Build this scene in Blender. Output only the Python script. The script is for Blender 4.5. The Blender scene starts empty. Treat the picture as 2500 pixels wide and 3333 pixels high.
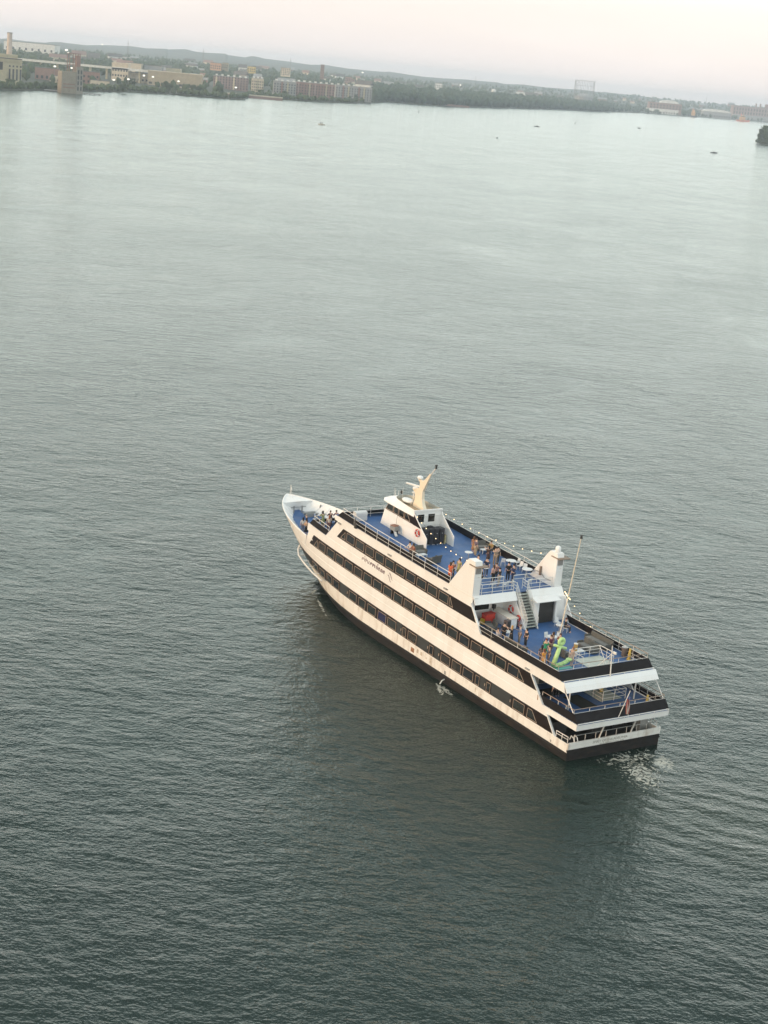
import bpy, bmesh, math, random
from mathutils import Vector, Matrix
random.seed(7)
sc = bpy.context.scene
col = sc.collection
R = math.radians
# ---------------------------------------------------------------- camera
CAM_H = 57.249; PITCH = R(15.2334); ROLL = R(5.3075); FPX = 5233.2
cam_d = bpy.data.cameras.new('camera'); cam = bpy.data.objects.new('camera', cam_d); col.objects.link(cam)
cam_d.sensor_fit = 'HORIZONTAL'; cam_d.sensor_width = 36; cam_d.lens = FPX / 2500 * 36
cam_d.clip_start = 0.5; cam_d.clip_end = 60000
_r0 = Vector((1, 0, 0)); _f = Vector((0, math.cos(PITCH), -math.sin(PITCH))); _u0 = Vector((0, math.sin(PITCH), math.cos(PITCH)))
_rt = _r0 * math.cos(ROLL) + _u0 * math.sin(ROLL); _up = _u0 * math.cos(ROLL) - _r0 * math.sin(ROLL)
cam.matrix_world = Matrix(((_rt.x, _up.x, -_f.x, 0), (_rt.y, _up.y, -_f.y, 0), (_rt.z, _up.z, -_f.z, CAM_H), (0, 0, 0, 1)))
sc.camera = cam
# ---------------------------------------------------------------- sky, sun, exposure
SUN_AZ = math.atan2(-0.93, -0.37)          # compass-like angle of the sun from +Y towards +X
SUN_EL = R(11)
HAZE_DENSITY = 9e-5
VEIL = ((0.0, (0.63, 0.565, 0.545)), (0.045, (0.665, 0.60, 0.565)), (0.11, (1.19, 1.20, 1.11)), (0.30, (1.20, 1.28, 1.20)), (0.44, (0.37, 0.45, 0.44)), (0.70, (0.38, 0.44, 0.44)), (1.0, (0.72, 0.73, 0.72)))   # sky veil: sine of elevation, colour; stops above the view brightened to light water and whites
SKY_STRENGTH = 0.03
w = bpy.data.worlds.new('World'); sc.world = w; w.use_nodes = True
nt = w.node_tree; nt.nodes.clear()
def wn(t, **k):
    n = nt.nodes.new(t)
    for a, b in k.items(): setattr(n, a, b)
    return n
out = wn('ShaderNodeOutputWorld'); bg = wn('ShaderNodeBackground')
sky = wn('ShaderNodeTexSky', sky_type='NISHITA', sun_disc=False, sun_elevation=SUN_EL, sun_rotation=SUN_AZ, altitude=0, air_density=1.0, dust_density=2.2, ozone_density=1.0)
hs = wn('ShaderNodeHueSaturation'); hs.inputs['Saturation'].default_value = 0.85; hs.inputs['Value'].default_value = 1.0
L = nt.links.new
tc = wn('ShaderNodeTexCoord')
# pale evening veil of high cloud over the clear sky: warm white low down, a bright band above, dimmer then pale overhead
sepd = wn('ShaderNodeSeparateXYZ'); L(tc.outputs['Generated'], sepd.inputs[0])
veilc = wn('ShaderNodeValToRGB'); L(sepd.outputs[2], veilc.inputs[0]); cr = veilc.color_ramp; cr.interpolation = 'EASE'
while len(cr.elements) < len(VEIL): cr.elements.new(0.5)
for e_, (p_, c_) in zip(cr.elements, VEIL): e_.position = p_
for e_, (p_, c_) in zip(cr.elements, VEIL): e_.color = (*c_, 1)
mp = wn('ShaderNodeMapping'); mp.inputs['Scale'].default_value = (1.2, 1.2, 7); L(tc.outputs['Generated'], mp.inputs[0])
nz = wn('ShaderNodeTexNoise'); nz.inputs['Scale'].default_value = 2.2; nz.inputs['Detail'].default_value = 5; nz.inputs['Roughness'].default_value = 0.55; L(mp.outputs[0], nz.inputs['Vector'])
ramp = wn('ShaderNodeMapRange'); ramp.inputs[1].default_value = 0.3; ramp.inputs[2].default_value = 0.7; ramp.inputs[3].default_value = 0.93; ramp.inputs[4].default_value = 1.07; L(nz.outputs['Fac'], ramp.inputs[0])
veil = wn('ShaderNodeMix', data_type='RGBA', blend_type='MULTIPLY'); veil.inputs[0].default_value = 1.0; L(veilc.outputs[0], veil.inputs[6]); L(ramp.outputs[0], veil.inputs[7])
L(sky.outputs[0], hs.inputs['Color'])
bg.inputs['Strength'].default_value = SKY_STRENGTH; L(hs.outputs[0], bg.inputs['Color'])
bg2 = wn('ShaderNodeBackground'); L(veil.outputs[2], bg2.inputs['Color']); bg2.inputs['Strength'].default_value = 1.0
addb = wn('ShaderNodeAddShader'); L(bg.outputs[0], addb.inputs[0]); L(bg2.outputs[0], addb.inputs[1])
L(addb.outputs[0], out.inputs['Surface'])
sun_d = bpy.data.lights.new('sun', 'SUN'); sun_d.energy = 1.05; sun_d.angle = R(12); sun_d.color = (1.0, 0.55, 0.20)
sun = bpy.data.objects.new('sun', sun_d); col.objects.link(sun)
_sd = Vector((math.sin(SUN_AZ) * math.cos(SUN_EL), math.cos(SUN_AZ) * math.cos(SUN_EL), math.sin(SUN_EL)))
sun.rotation_euler = _sd.to_track_quat('Z', 'Y').to_euler()
sc.view_settings.view_transform = 'Standard'; sc.view_settings.look = 'None'; sc.view_settings.gamma = 1; sc.view_settings.use_curve_mapping = False
sc.view_settings.exposure = 0.65
sc.cycles.use_denoising = True; sc.cycles.volume_bounces = 2; sc.cycles.max_bounces = 6; sc.cycles.caustics_reflective = False; sc.cycles.caustics_refractive = False
# ---------------------------------------------------------------- materials
MATS = {}
def mat(name, c, rough=0.6, metal=0.0, emit=None, es=1.0, spec=0.5, var=0.0, vscale=1.0, bump=0.0, bscale=8.0, dirt=None, dscale=0.6, damt=0.5, stretch=(1, 1, 1), seams=0.0):
    if name in MATS: return MATS[name]
    m = bpy.data.materials.new(name); m.use_nodes = True; t = m.node_tree; b = t.nodes['Principled BSDF']
    b.inputs['Base Color'].default_value = (*c, 1); b.inputs['Roughness'].default_value = rough; b.inputs['Metallic'].default_value = metal
    b.inputs['Specular IOR Level'].default_value = spec
    if emit: b.inputs['Emission Color'].default_value = (*emit, 1); b.inputs['Emission Strength'].default_value = es
    if var or bump or dirt or seams:
        tc = t.nodes.new('ShaderNodeTexCoord'); mp = t.nodes.new('ShaderNodeMapping'); mp.inputs['Scale'].default_value = stretch
        t.links.new(tc.outputs['Object'], mp.inputs[0])
    cur = None
    if var:
        n = t.nodes.new('ShaderNodeTexNoise'); n.inputs['Scale'].default_value = vscale; n.inputs['Detail'].default_value = 4
        r = t.nodes.new('ShaderNodeMapRange'); r.inputs[1].default_value = 0.3; r.inputs[2].default_value = 0.7; r.inputs[3].default_value = 1 - var; r.inputs[4].default_value = 1 + var
        x = t.nodes.new('ShaderNodeMix'); x.data_type = 'RGBA'; x.blend_type = 'MULTIPLY'; x.inputs[0].default_value = 1; x.inputs[6].default_value = (*c, 1)
        t.links.new(mp.outputs[0], n.inputs['Vector']); t.links.new(n.outputs['Fac'], r.inputs[0]); t.links.new(r.outputs[0], x.inputs[7]); cur = x.outputs[2]
    if dirt:
        n = t.nodes.new('ShaderNodeTexNoise'); n.inputs['Scale'].default_value = dscale; n.inputs['Detail'].default_value = 6; n.inputs['Roughness'].default_value = 0.65
        r = t.nodes.new('ShaderNodeMapRange'); r.inputs[1].default_value = 0.5; r.inputs[2].default_value = 0.75; r.inputs[3].default_value = 0; r.inputs[4].default_value = damt
        x = t.nodes.new('ShaderNodeMix'); x.data_type = 'RGBA'; x.inputs[6].default_value = (*c, 1); x.inputs[7].default_value = (*dirt, 1)
        t.links.new(mp.outputs[0], n.inputs['Vector']); t.links.new(n.outputs['Fac'], r.inputs[0]); t.links.new(r.outputs[0], x.inputs[0])
        if cur: t.links.new(cur, x.inputs[6])
        cur = x.outputs[2]
    if seams and cur:
        sp = t.nodes.new('ShaderNodeSeparateXYZ'); cb = t.nodes.new('ShaderNodeCombineXYZ'); br = t.nodes.new('ShaderNodeTexBrick')
        t.links.new(tc.outputs['Object'], sp.inputs[0]); t.links.new(sp.outputs[0], cb.inputs[0]); t.links.new(sp.outputs[2], cb.inputs[1]); t.links.new(cb.outputs[0], br.inputs['Vector'])
        br.inputs['Scale'].default_value = 1.0; br.inputs['Brick Width'].default_value = 2.6; br.inputs['Row Height'].default_value = 1.45; br.inputs['Mortar Size'].default_value = 0.02; br.inputs['Mortar Smooth'].default_value = 0.6
        br.inputs['Color1'].default_value = (1, 1, 1, 1); br.inputs['Color2'].default_value = (0.965, 0.955, 0.945, 1); br.inputs['Mortar'].default_value = (1 - seams, 1 - seams, 1 - seams, 1)
        x = t.nodes.new('ShaderNodeMix'); x.data_type = 'RGBA'; x.blend_type = 'MULTIPLY'; x.inputs[0].default_value = 1; t.links.new(cur, x.inputs[6]); t.links.new(br.outputs['Color'], x.inputs[7]); cur = x.outputs[2]
    if cur: t.links.new(cur, b.inputs['Base Color'])
    if bump:
        n = t.nodes.new('ShaderNodeTexNoise'); n.inputs['Scale'].default_value = bscale; n.inputs['Detail'].default_value = 3
        bp = t.nodes.new('ShaderNodeBump'); bp.inputs['Strength'].default_value = bump; bp.inputs['Distance'].default_value = 0.1
        t.links.new(mp.outputs[0], n.inputs['Vector']); t.links.new(n.outputs['Fac'], bp.inputs['Height']); t.links.new(bp.outputs[0], b.inputs['Normal'])
    MATS[name] = m
    return m
WHITE = mat('white_paint', (0.86, 0.855, 0.84), 0.45, var=0.025, vscale=0.5, dirt=(0.6, 0.46, 0.34), dscale=0.9, damt=0.22, stretch=(0.8, 0.8, 0.25), seams=0.08)
HULLW = mat('hull_white', (0.83, 0.81, 0.77), 0.5, var=0.04, vscale=0.6, dirt=(0.32, 0.2, 0.11), dscale=0.9, damt=0.6, stretch=(1.6, 1, 0.3), seams=0.12)
BLACKHULL = mat('antifouling_black', (0.018, 0.016, 0.016), 0.5, spec=0.2, var=0.3, vscale=1.5, dirt=(0.08, 0.05, 0.03), dscale=1.3, damt=0.35, stretch=(0.5, 1, 2))
BANDM = mat('bulwark_black', (0.014, 0.012, 0.013), 0.6, spec=0.15, var=0.25, vscale=0.7)
GLASSB = mat('window_band_black', (0.018, 0.011, 0.009), 0.3, spec=0.2)
PANE = mat('tinted_glass', (0.014, 0.017, 0.016), 0.07, spec=0.6, var=0.3, vscale=0.35)
FRAME = mat('cream_frame', (0.52, 0.39, 0.30), 0.5)
BLUE = mat('blue_deck_paint', (0.045, 0.12, 0.29), 0.55, var=0.13, vscale=0.8, dirt=(0.13, 0.17, 0.27), dscale=0.7, damt=0.8)
RAILM = mat('white_rail', (0.75, 0.72, 0.68), 0.4)
TEAK = mat('brown_handrail', (0.32, 0.24, 0.18), 0.5)
GREYM = mat('grey_paint', (0.30, 0.30, 0.29), 0.6, var=0.15, vscale=1.5)
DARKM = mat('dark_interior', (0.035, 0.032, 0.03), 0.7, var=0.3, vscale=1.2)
STEEL = mat('brushed_steel', (0.45, 0.44, 0.42), 0.35, 0.6, var=0.1, vscale=3)
REDM = mat('safety_red', (0.55, 0.045, 0.025), 0.5)
ROOFT = mat('tan_roof_deck', (0.42, 0.33, 0.22), 0.7, var=0.2, vscale=1.2, dirt=(0.25, 0.1, 0.05), damt=0.5)
MASTM = mat('cream_mast', (0.80, 0.70, 0.55), 0.5, var=0.05, vscale=1)
# ---------------------------------------------------------------- mesh helper
CC = 0.00053965; PSI = R(123.2517); SX, SY = 22.5871, 135.0556
def SH(x): return CC * x * x
def s2w(x, y, z):
    c, s = math.cos(PSI), math.sin(PSI)
    return Vector((SX + x * c - y * s, SY + x * s + y * c, z + SH(x)))
class MB:
    def __init__(s): s.v = []; s.f = []
    def add(s, vs, fs):
        o = len(s.v); s.v += [tuple(p) for p in vs]; s.f += [tuple(i + o for i in f) for f in fs]; return s
    def poly(s, pts): return s.add(pts, [tuple(range(len(pts)))])
    def hexa(s, p): return s.add(p, [(0, 3, 2, 1), (4, 5, 6, 7), (0, 1, 5, 4), (1, 2, 6, 5), (2, 3, 7, 6), (3, 0, 4, 7)])
    def box(s, x0, x1, y0, y1, z0, z1):
        return s.hexa([(x0, y0, z0), (x1, y0, z0), (x1, y1, z0), (x0, y1, z0), (x0, y0, z1), (x1, y0, z1), (x1, y1, z1), (x0, y1, z1)])
    def xbox(s, x0, x1, y0, y1, z0, z1, step=2.0):
        n = max(1, int(math.ceil(abs(x1 - x0) / step)))
        o = len(s.v)
        for i in range(n + 1):
            x = x0 + (x1 - x0) * i / n
            s.v += [(x, y0, z0), (x, y1, z0), (x, y1, z1), (x, y0, z1)]
        for i in range(n):
            a = o + 4 * i; b = a + 4
            for k in range(4): s.f.append((a + k, b + k, b + (k + 1) % 4, a + (k + 1) % 4))
        s.f.append((o, o + 1, o + 2, o + 3)); e = o + 4 * n; s.f.append((e + 3, e + 2, e + 1, e)); return s
    def tube(s, p, q, r, n=6, r2=None):
        p = Vector(p); q = Vector(q); d = (q - p)
        if d.length < 1e-6: return s
        d.normalize(); a = d.orthogonal().normalized(); b = d.cross(a); r2 = r if r2 is None else r2
        o = len(s.v)
        for i in range(n):
            t = 2 * math.pi * i / n; e = a * math.cos(t) + b * math.sin(t); s.v.append(tuple(p + e * r)); s.v.append(tuple(q + e * r2))
        for i in range(n):
            j = (i + 1) % n; s.f.append((o + 2 * i, o + 2 * j, o + 2 * j + 1, o + 2 * i + 1))
        s.f.append(tuple(o + 2 * i for i in range(n))[::-1]); s.f.append(tuple(o + 2 * i + 1 for i in range(n))); return s
    def path(s, pts, r, n=6):
        for a, b in zip(pts, pts[1:]): s.tube(a, b, r, n)
        return s
    def lathe(s, prof, c=(0, 0, 0), n=12, sx=1, sy=1):
        o = len(s.v)
        for (r, z) in prof:
            for i in range(n):
                t = 2 * math.pi * i / n; s.v.append((c[0] + r * math.cos(t) * sx, c[1] + r * math.sin(t) * sy, c[2] + z))
        m = len(prof)
        for k in range(m - 1):
            for i in range(n):
                j = (i + 1) % n; s.f.append((o + k * n + i, o + k * n + j, o + (k + 1) * n + j, o + (k + 1) * n + i))
        s.f.append(tuple(o + i for i in range(n))[::-1]); s.f.append(tuple(o + (m - 1) * n + i for i in range(n))); return s
    def ball(s, c, r, n=10, m=6, sc=(1, 1, 1)):
        return s.lathe([(max(1e-3, r * math.sin(math.pi * k / m)), 0) for k in range(0)] or [(max(0.002, math.sin(math.pi * k / m)) * r, -math.cos(math.pi * k / m) * r * sc[2]) for k in range(m + 1)], c, n, sc[0], sc[1])
    def prism(s, pts, lo, hi, axis='y'):
        def P(a, b, t): return (a, t, b) if axis == 'y' else ((t, a, b) if axis == 'x' else (a, b, t))
        n = len(pts); o = len(s.v)
        for t in (lo, hi):
            for a, b in pts: s.v.append(P(a, b, t))
        s.f.append(tuple(range(o, o + n))); s.f.append(tuple(range(o + 2 * n - 1, o + n - 1, -1)))
        for i in range(n):
            j = (i + 1) % n; s.f.append((o + i, o + n + i, o + n + j, o + j))
        return s
    def gridthick(s, A, B):
        """A, B: two equal grids [row][k] of points; closes them into a slab"""
        o = len(s.v); nr = len(A); nc = len(A[0])
        for G in (A, B):
            for row in G:
                for p in row: s.v.append(tuple(p))
        def id(g, i, j): return o + g * nr * nc + i * nc + j
        for i in range(nr - 1):
            for j in range(nc - 1):
                s.f.append((id(0, i, j), id(0, i, j + 1), id(0, i + 1, j + 1), id(0, i + 1, j)))
                s.f.append((id(1, i, j), id(1, i + 1, j), id(1, i + 1, j + 1), id(1, i, j + 1)))
        for j in range(nc - 1):
            s.f.append((id(0, 0, j), id(1, 0, j), id(1, 0, j + 1), id(0, 0, j + 1)))
            s.f.append((id(0, nr - 1, j), id(0, nr - 1, j + 1), id(1, nr - 1, j + 1), id(1, nr - 1, j)))
        for i in range(nr - 1):
            s.f.append((id(0, i, 0), id(0, i + 1, 0), id(1, i + 1, 0), id(1, i, 0)))
            s.f.append((id(0, i, nc - 1), id(1, i, nc - 1), id(1, i + 1, nc - 1), id(0, i + 1, nc - 1)))
        return s
    def mesh(s, name, m=None, sheer=False, smooth=False, fix=True):
        me = bpy.data.meshes.new(name)
        me.from_pydata([(x, y, z + SH(x)) for x, y, z in s.v] if sheer else s.v, [], s.f)
        if fix:
            bm = bmesh.new(); bm.from_mesh(me); bmesh.ops.recalc_face_normals(bm, faces=bm.faces); bm.to_mesh(me); bm.free()
        if m: me.materials.append(m)
        if smooth:
            for p in me.polygons: p.use_smooth = True
        return me
    def build(s, name, m, parent=None, sheer=False, smooth=False, fix=True):
        return link(name, s.mesh(name, m, sheer, smooth, fix), parent)
def link(name, me, parent=None):
    o = bpy.data.objects.new(name, me); col.objects.link(o)
    if parent: o.parent = parent
    return o
def tag(o, label=None, cat=None, group=None, kind=None):
    if label: o['label'] = label
    if cat: o['category'] = cat
    if group: o['group'] = group
    if kind: o['kind'] = kind
    return o
def empty(name, loc=(0, 0, 0), rz=0.0, label=None, cat=None, group=None):
    o = bpy.data.objects.new(name, None); col.objects.link(o); o.location = loc; o.rotation_euler = (0, 0, rz); o.empty_display_size = 0.2
    return tag(o, label, cat, group)
def kids(o): return [c for c in col.objects if c.parent == o]
CH = {}
def clone(o, parent=None):
    c = o.copy(); col.objects.link(c); c.parent = parent
    for ch in CHILD.get(o.name, []): clone(ch, c)
    return c
CHILD = {}
def reg(o):
    """remember children (recursively) so that clone() is quick"""
    ch = [c for c in col.objects if c.parent == o]; CHILD[o.name] = ch
    for c in ch: reg(c)
    return o
def ondeck(o, x, y, z, rz=0.0):
    o.location = s2w(x, y, z); o.rotation_euler = (0, 0, PSI + rz); return o
# ================================================================ water
def water_material():
    m = bpy.data.materials.new('river_water'); m.use_nodes = True; t = m.node_tree; b = t.nodes['Principled BSDF']; N = t.nodes.new; K = t.links.new
    b.inputs['IOR'].default_value = 1.333; b.inputs['Specular Tint'].default_value = (.80, 1.0, .92, 1); b.inputs['Roughness'].default_value = 0.09; b.inputs['Specular IOR Level'].default_value = 0.7
    geo = N('ShaderNodeNewGeometry')
    def mapping(scale, rot=0.0, loc=(0, 0, 0)):
        q = N('ShaderNodeMapping'); q.inputs['Scale'].default_value = scale; q.inputs['Rotation'].default_value = (0, 0, rot); q.inputs['Location'].default_value = loc
        K(geo.outputs['Position'], q.inputs[0]); return q.outputs[0]
    def noise(vec, scale, detail=2, rough=0.5, dist=0.0):
        q = N('ShaderNodeTexNoise'); q.inputs['Scale'].default_value = scale; q.inputs['Detail'].default_value = detail; q.inputs['Roughness'].default_value = rough; q.inputs['Distortion'].default_value = dist
        K(vec, q.inputs['Vector']); return q.outputs['Fac']
    def math_(op, a, c=None, d=None):
        q = N('ShaderNodeMath'); q.operation = op
        for i, val in enumerate((a, c, d)):
            if val is None: continue
            if isinstance(val, (int, float)): q.inputs[i].default_value = val
            else: K(val, q.inputs[i])
        return q.outputs[0]
    def rng(x, a, c, lo, hi):
        q = N('ShaderNodeMapRange'); K(x, q.inputs[0])
        for i, val in enumerate((a, c, lo, hi)): q.inputs[i + 1].default_value = val
        return q.outputs[0]
    # wind ripples, crests running across the view
    h1 = noise(mapping((0.55, 1.0, 1), R(14)), 0.42, 2, 0.5, 0.4)
    h2 = noise(mapping((0.6, 1.0, 1), R(-9)), 1.25, 3, 0.55, 0.3)
    h3 = noise(mapping((0.75, 1.0, 1), R(22)), 4.2, 2, 0.5)
    h0 = noise(mapping((0.5, 1.0, 1), R(30)), 0.10, 1)
    h4 = noise(mapping((0.6, 1.0, 1), R(-24)), 0.24, 3, 0.6, 0.8)
    gust = rng(noise(mapping((0.9, 0.8, 1), R(16)), 0.016, 6, 0.65, 0.6), 0.34, 0.68, 0.7, 1.2)
    h = math_('ADD', math_('MULTIPLY', h1, 0.20), math_('MULTIPLY', h2, 0.17))
    h = math_('ADD', h, math_('MULTIPLY', h3, 0.075))
    h = math_('ADD', h, math_('MULTIPLY', h4, 0.24))
    paw = noise(mapping((1.0, 0.8, 1), R(-12)), 0.055, 6, 0.66, 0.9)
    h = math_('MULTIPLY', math_('MULTIPLY', h, gust), rng(paw, .35, .65, .72, 1.28))
    h = math_('ADD', h, math_('MULTIPLY', h0, 0.14))
    # ship frame coordinates for the wake
    sub = N('ShaderNodeVectorMath'); sub.operation = 'SUBTRACT'; K(geo.outputs['Position'], sub.inputs[0]); sub.inputs[1].default_value = (SX, SY, 0)
    rot = N('ShaderNodeVectorRotate'); rot.rotation_type = 'Z_AXIS'; K(sub.outputs[0], rot.inputs['Vector']); rot.inputs['Angle'].default_value = -PSI
    sep = N('ShaderNodeSeparateXYZ'); K(rot.outputs[0], sep.inputs[0]); X, Y = sep.outputs[0], sep.outputs[1]
    wn_ = noise(rot.outputs[0], 0.5, 4, 0.6, 0.8)
    # divergent wake ridges astern
    wx = math_('ADD', math_('MULTIPLY', X, -1.0), 0.0)
    ridge = N('ShaderNodeTexWave'); ridge.wave_type = 'BANDS'; ridge.bands_direction = 'X'; ridge.inputs['Scale'].default_value = 0.11; ridge.inputs['Distortion'].default_value = 14.0; ridge.inputs['Detail'].default_value = 2; ridge.inputs['Detail Scale'].default_value = 0.35
    mr = N('ShaderNodeMapping'); mr.inputs['Rotation'].default_value = (0, 0, R(62)); K(rot.outputs[0], mr.inputs[0]); K(mr.outputs[0], ridge.inputs['Vector'])
    astern = math_('MULTIPLY', rng(wx, 2, 12, 0, 1), rng(wx, 20, 60, 1, 0))
    lat = rng(math_('ABSOLUTE', math_('ADD', Y, math_('MULTIPLY', wx, 0.28))), 6, 16, 1, 0)
    wake = math_('MULTIPLY', astern, lat)
    h = math_('ADD', h, math_('MULTIPLY', math_('MULTIPLY', ridge.outputs['Fac'], wake), 0.08))
    bp = N('ShaderNodeBump'); bp.inputs['Strength'].default_value = 1.0; bp.inputs['Distance'].default_value = 1.0
    K(h, bp.inputs['Height'])
    # foam: propeller wash, discharge, bow wave
    def blob(cx, cy, rx, ry, ang=0.0):
        q = N('ShaderNodeMapping'); q.vector_type = 'TEXTURE'; q.inputs['Location'].default_value = (cx, cy, 0); q.inputs['Rotation'].default_value = (0, 0, ang); q.inputs['Scale'].default_value = (rx, ry, 1)
        K(rot.outputs[0], q.inputs[0]); ln = N('ShaderNodeVectorMath'); ln.operation = 'LENGTH'
        fl = N('ShaderNodeVectorMath'); fl.operation = 'MULTIPLY'; fl.inputs[1].default_value = (1, 1, 0); K(q.outputs[0], fl.inputs[0]); K(fl.outputs[0], ln.inputs[0])
        return rng(ln.outputs['Value'], 0.25, 1.0, 1, 0)
    streak = noise(rot.outputs[0], 1.1, 6, 0.62, 2.4)
    f1 = math_('MAXIMUM', blob(-4.6, 0.5, 5.2, 2.6, R(-32)), blob(-1.4, -0.8, 2.0, 4.6, 0))
    f1 = math_('MAXIMUM', f1, blob(-3.6, -3.0, 3.2, 1.6, R(-25)))
    f1 = math_('MAXIMUM', f1, math_('MULTIPLY', blob(-11.6, -0.9, 1.8, .6, R(-60)), .7))
    f2 = math_('MAXIMUM', blob(17.7, 6.2, 2.1, 0.45, R(-6)), blob(18.0, 6.8, 1.6, 0.4, R(-25)))
    f2 = math_('MAXIMUM', f2, blob(19.1, 6.25, 0.75, 0.4))
    f3 = math_('MAXIMUM', blob(43.5, 5.6, 4.5, 0.28, R(-19)), blob(48.2, 3.9, 1.5, 0.35, R(-50)))
    def cut(fm, lo): return rng(math_('ADD', streak, math_('MULTIPLY', fm, 0.22)), lo, lo + 0.10, 0, 1)
    foam = math_('MAXIMUM', math_('MULTIPLY', cut(f1, 0.665), rng(f1, 0, .2, 0, 1)), math_('MAXIMUM', math_('MULTIPLY', cut(f2, 0.61), rng(f2, 0, .2, 0, 1)), math_('MULTIPLY', cut(f3, 0.64), rng(f3, 0, .2, 0, 1))))
    foam = math_('MULTIPLY', foam, 0.72)
    big = noise(mapping((0.5, 1, 1)), 0.012, 3)
    body = N('ShaderNodeMix'); body.data_type = 'RGBA'; K(rng(big, .35, .65, 0, 1), body.inputs[0]); body.inputs[6].default_value = (0.005, 0.015, 0.011, 1); body.inputs[7].default_value = (0.008, 0.020, 0.015, 1)
    churn = N('ShaderNodeMix'); churn.data_type = 'RGBA'; K(math_('MULTIPLY', wake, 0.35), churn.inputs[0]); K(body.outputs[2], churn.inputs[6]); churn.inputs[7].default_value = (0.045, 0.055, 0.035, 1)
    fm = N('ShaderNodeMix'); fm.data_type = 'RGBA'; K(foam, fm.inputs[0]); K(churn.outputs[2], fm.inputs[6]); fm.inputs[7].default_value = (0.62, 0.62, 0.55, 1)
    rgh = math_('MULTIPLY', rng(paw, .36, .66, .08, .17), rng(gust, .7, 1.2, .85, 1.15))
    t.nodes.remove(b); mo = [n for n in t.nodes if n.type == 'OUTPUT_MATERIAL'][0]
    dif = N('ShaderNodeBsdfDiffuse'); K(fm.outputs[2], dif.inputs['Color']); K(bp.outputs[0], dif.inputs['Normal'])
    glo = N('ShaderNodeBsdfGlossy'); glo.inputs['Color'].default_value = (.94, 1.0, .985, 1); K(rgh, glo.inputs['Roughness']); K(bp.outputs[0], glo.inputs['Normal'])
    fre = N('ShaderNodeFresnel'); fre.inputs['IOR'].default_value = 1.38; K(bp.outputs[0], fre.inputs['Normal'])
    mx = N('ShaderNodeMixShader'); K(math_('MULTIPLY', fre.outputs[0], math_('SUBTRACT', 1.0, foam)), mx.inputs[0]); K(dif.outputs[0], mx.inputs[1]); K(glo.outputs[0], mx.inputs[2]); K(mx.outputs[0], mo.inputs['Surface'])
    return m
WATER = water_material()
wo = MB(); wo.poly([(-12000, -1500, 0), (12000, -1500, 0), (12000, 14000, 0), (-12000, 14000, 0)])
tag(wo.build('river', WATER, fix=False), kind='structure')
# ================================================================ cruise ship
ship = empty('cruise_ship', (SX, SY, 0), PSI, 'large white dinner cruise ship with black window bands and blue open decks', 'cruise ship')
def stem(zf):
    x = 58.0
    for _ in range(30):
        t = min(1, max(0, (zf + SH(x)) / (5.15 + SH(x)))); x = 53 + 9.8 * t ** 0.9
    return x
def hw(x, zf):
    base = 5.40 - 0.013 * max(0, zf)
    if x <= 30: return base
    t = min(1, max(0, (zf + SH(x)) / (5.15 + SH(x)))); xs = 53 + 9.8 * t ** 0.9
    q = (x - 30) / (xs - 30)
    if q >= 1: return 0.0
    return base * (1 - q ** (2.4 + 2.3 * t)) ** (1 - 0.15 * t)
def skin(name, m, z0, z1, a0, a1, b0, b1, off=0.0, th=0.06, sides=(1, -1), parent=ship, nz=2, bow=False, lean=0.0):
    """side plating from x a0..b0 at height z0 to x a1..b1 at z1, following the hull's plan shape"""
    objs = []
    for sd in sides:
        mb = MB(); n = max(2, int((max(b0, b1) - min(a0, a1)) / 1.2)); A = []; B = []
        for k in range(nz + 1):
            f = k / nz; z = z0 + (z1 - z0) * f; ra = []; rb = []
            for i in range(n + 1):
                u = i / n
                if bow: u = 1 - (1 - u) ** 1.8
                x = (a0 + (a1 - a0) * f) * (1 - u) + (b0 + (b1 - b0) * f) * u
                y = hw(x, z) + off + lean * f
                ra.append((x, sd * y, z)); rb.append((x, sd * max(0.0, y - th), z))
            A.append(ra); B.append(rb)
        mb.gridthick(A, B); objs.append(mb.build(name, m, parent, True))
    return objs
def deckplate(name, m, x0, x1, z, inset=0.06, th=0.1, parent=ship, floor=None):
    mb = MB(); n = max(2, int((x1 - x0) / 1.0)); A = []; B = []
    for i in range(n + 1):
        x = x0 + (x1 - x0) * i / n; y = max(0.02, (floor(x) if floor else hw(x, z) - inset))
        A.append([(x, -y, z), (x, y, z)]); B.append([(x, -y, z - th), (x, y, z - th)])
    mb.gridthick(A, B); return mb.build(name, m, parent, True)
# --- hull: black bottom below the boot line, white above, transom raked
def hull_shell(name, m, za0, za1, th=0.08):
    mb = MB(); n = 64
    for sd in (1, -1):
        A = []; B = []
        for k in range(5):
            f = k / 4; ra = []; rb = []
            for i in range(n + 1):
                u = 1 - (1 - i / n) ** 1.6
                def zb(x): return za0(x) + (za1(x) - za0(x)) * f
                xs = 56.0
                for _ in range(25):
                    t = min(1, max(0, zb(xs) / (5.15 + SH(xs)))); xs = 53 + 9.8 * t ** 0.9
                x = xs * u; z = zb(x)
                y = hw(x, z - SH(x)) if z > 0 else hw(x, -SH(x)) * (1 + 0.10 * z)
                ra.append((x, sd * y, z)); rb.append((x, sd * max(0, y - th), z))
            A.append(ra); B.append(rb)
        mb.gridthick(A, B)
    return mb.build(name, m, ship, False, False)
boot = lambda x: 0.72 + 0.006 * max(0, x)
hull_shell('hull_bottom', BLACKHULL, lambda x: -0.9, boot)
hull_shell('hull', HULLW, lambda x: boot(x) + 0.003, lambda x: 1.62 + SH(x))
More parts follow.
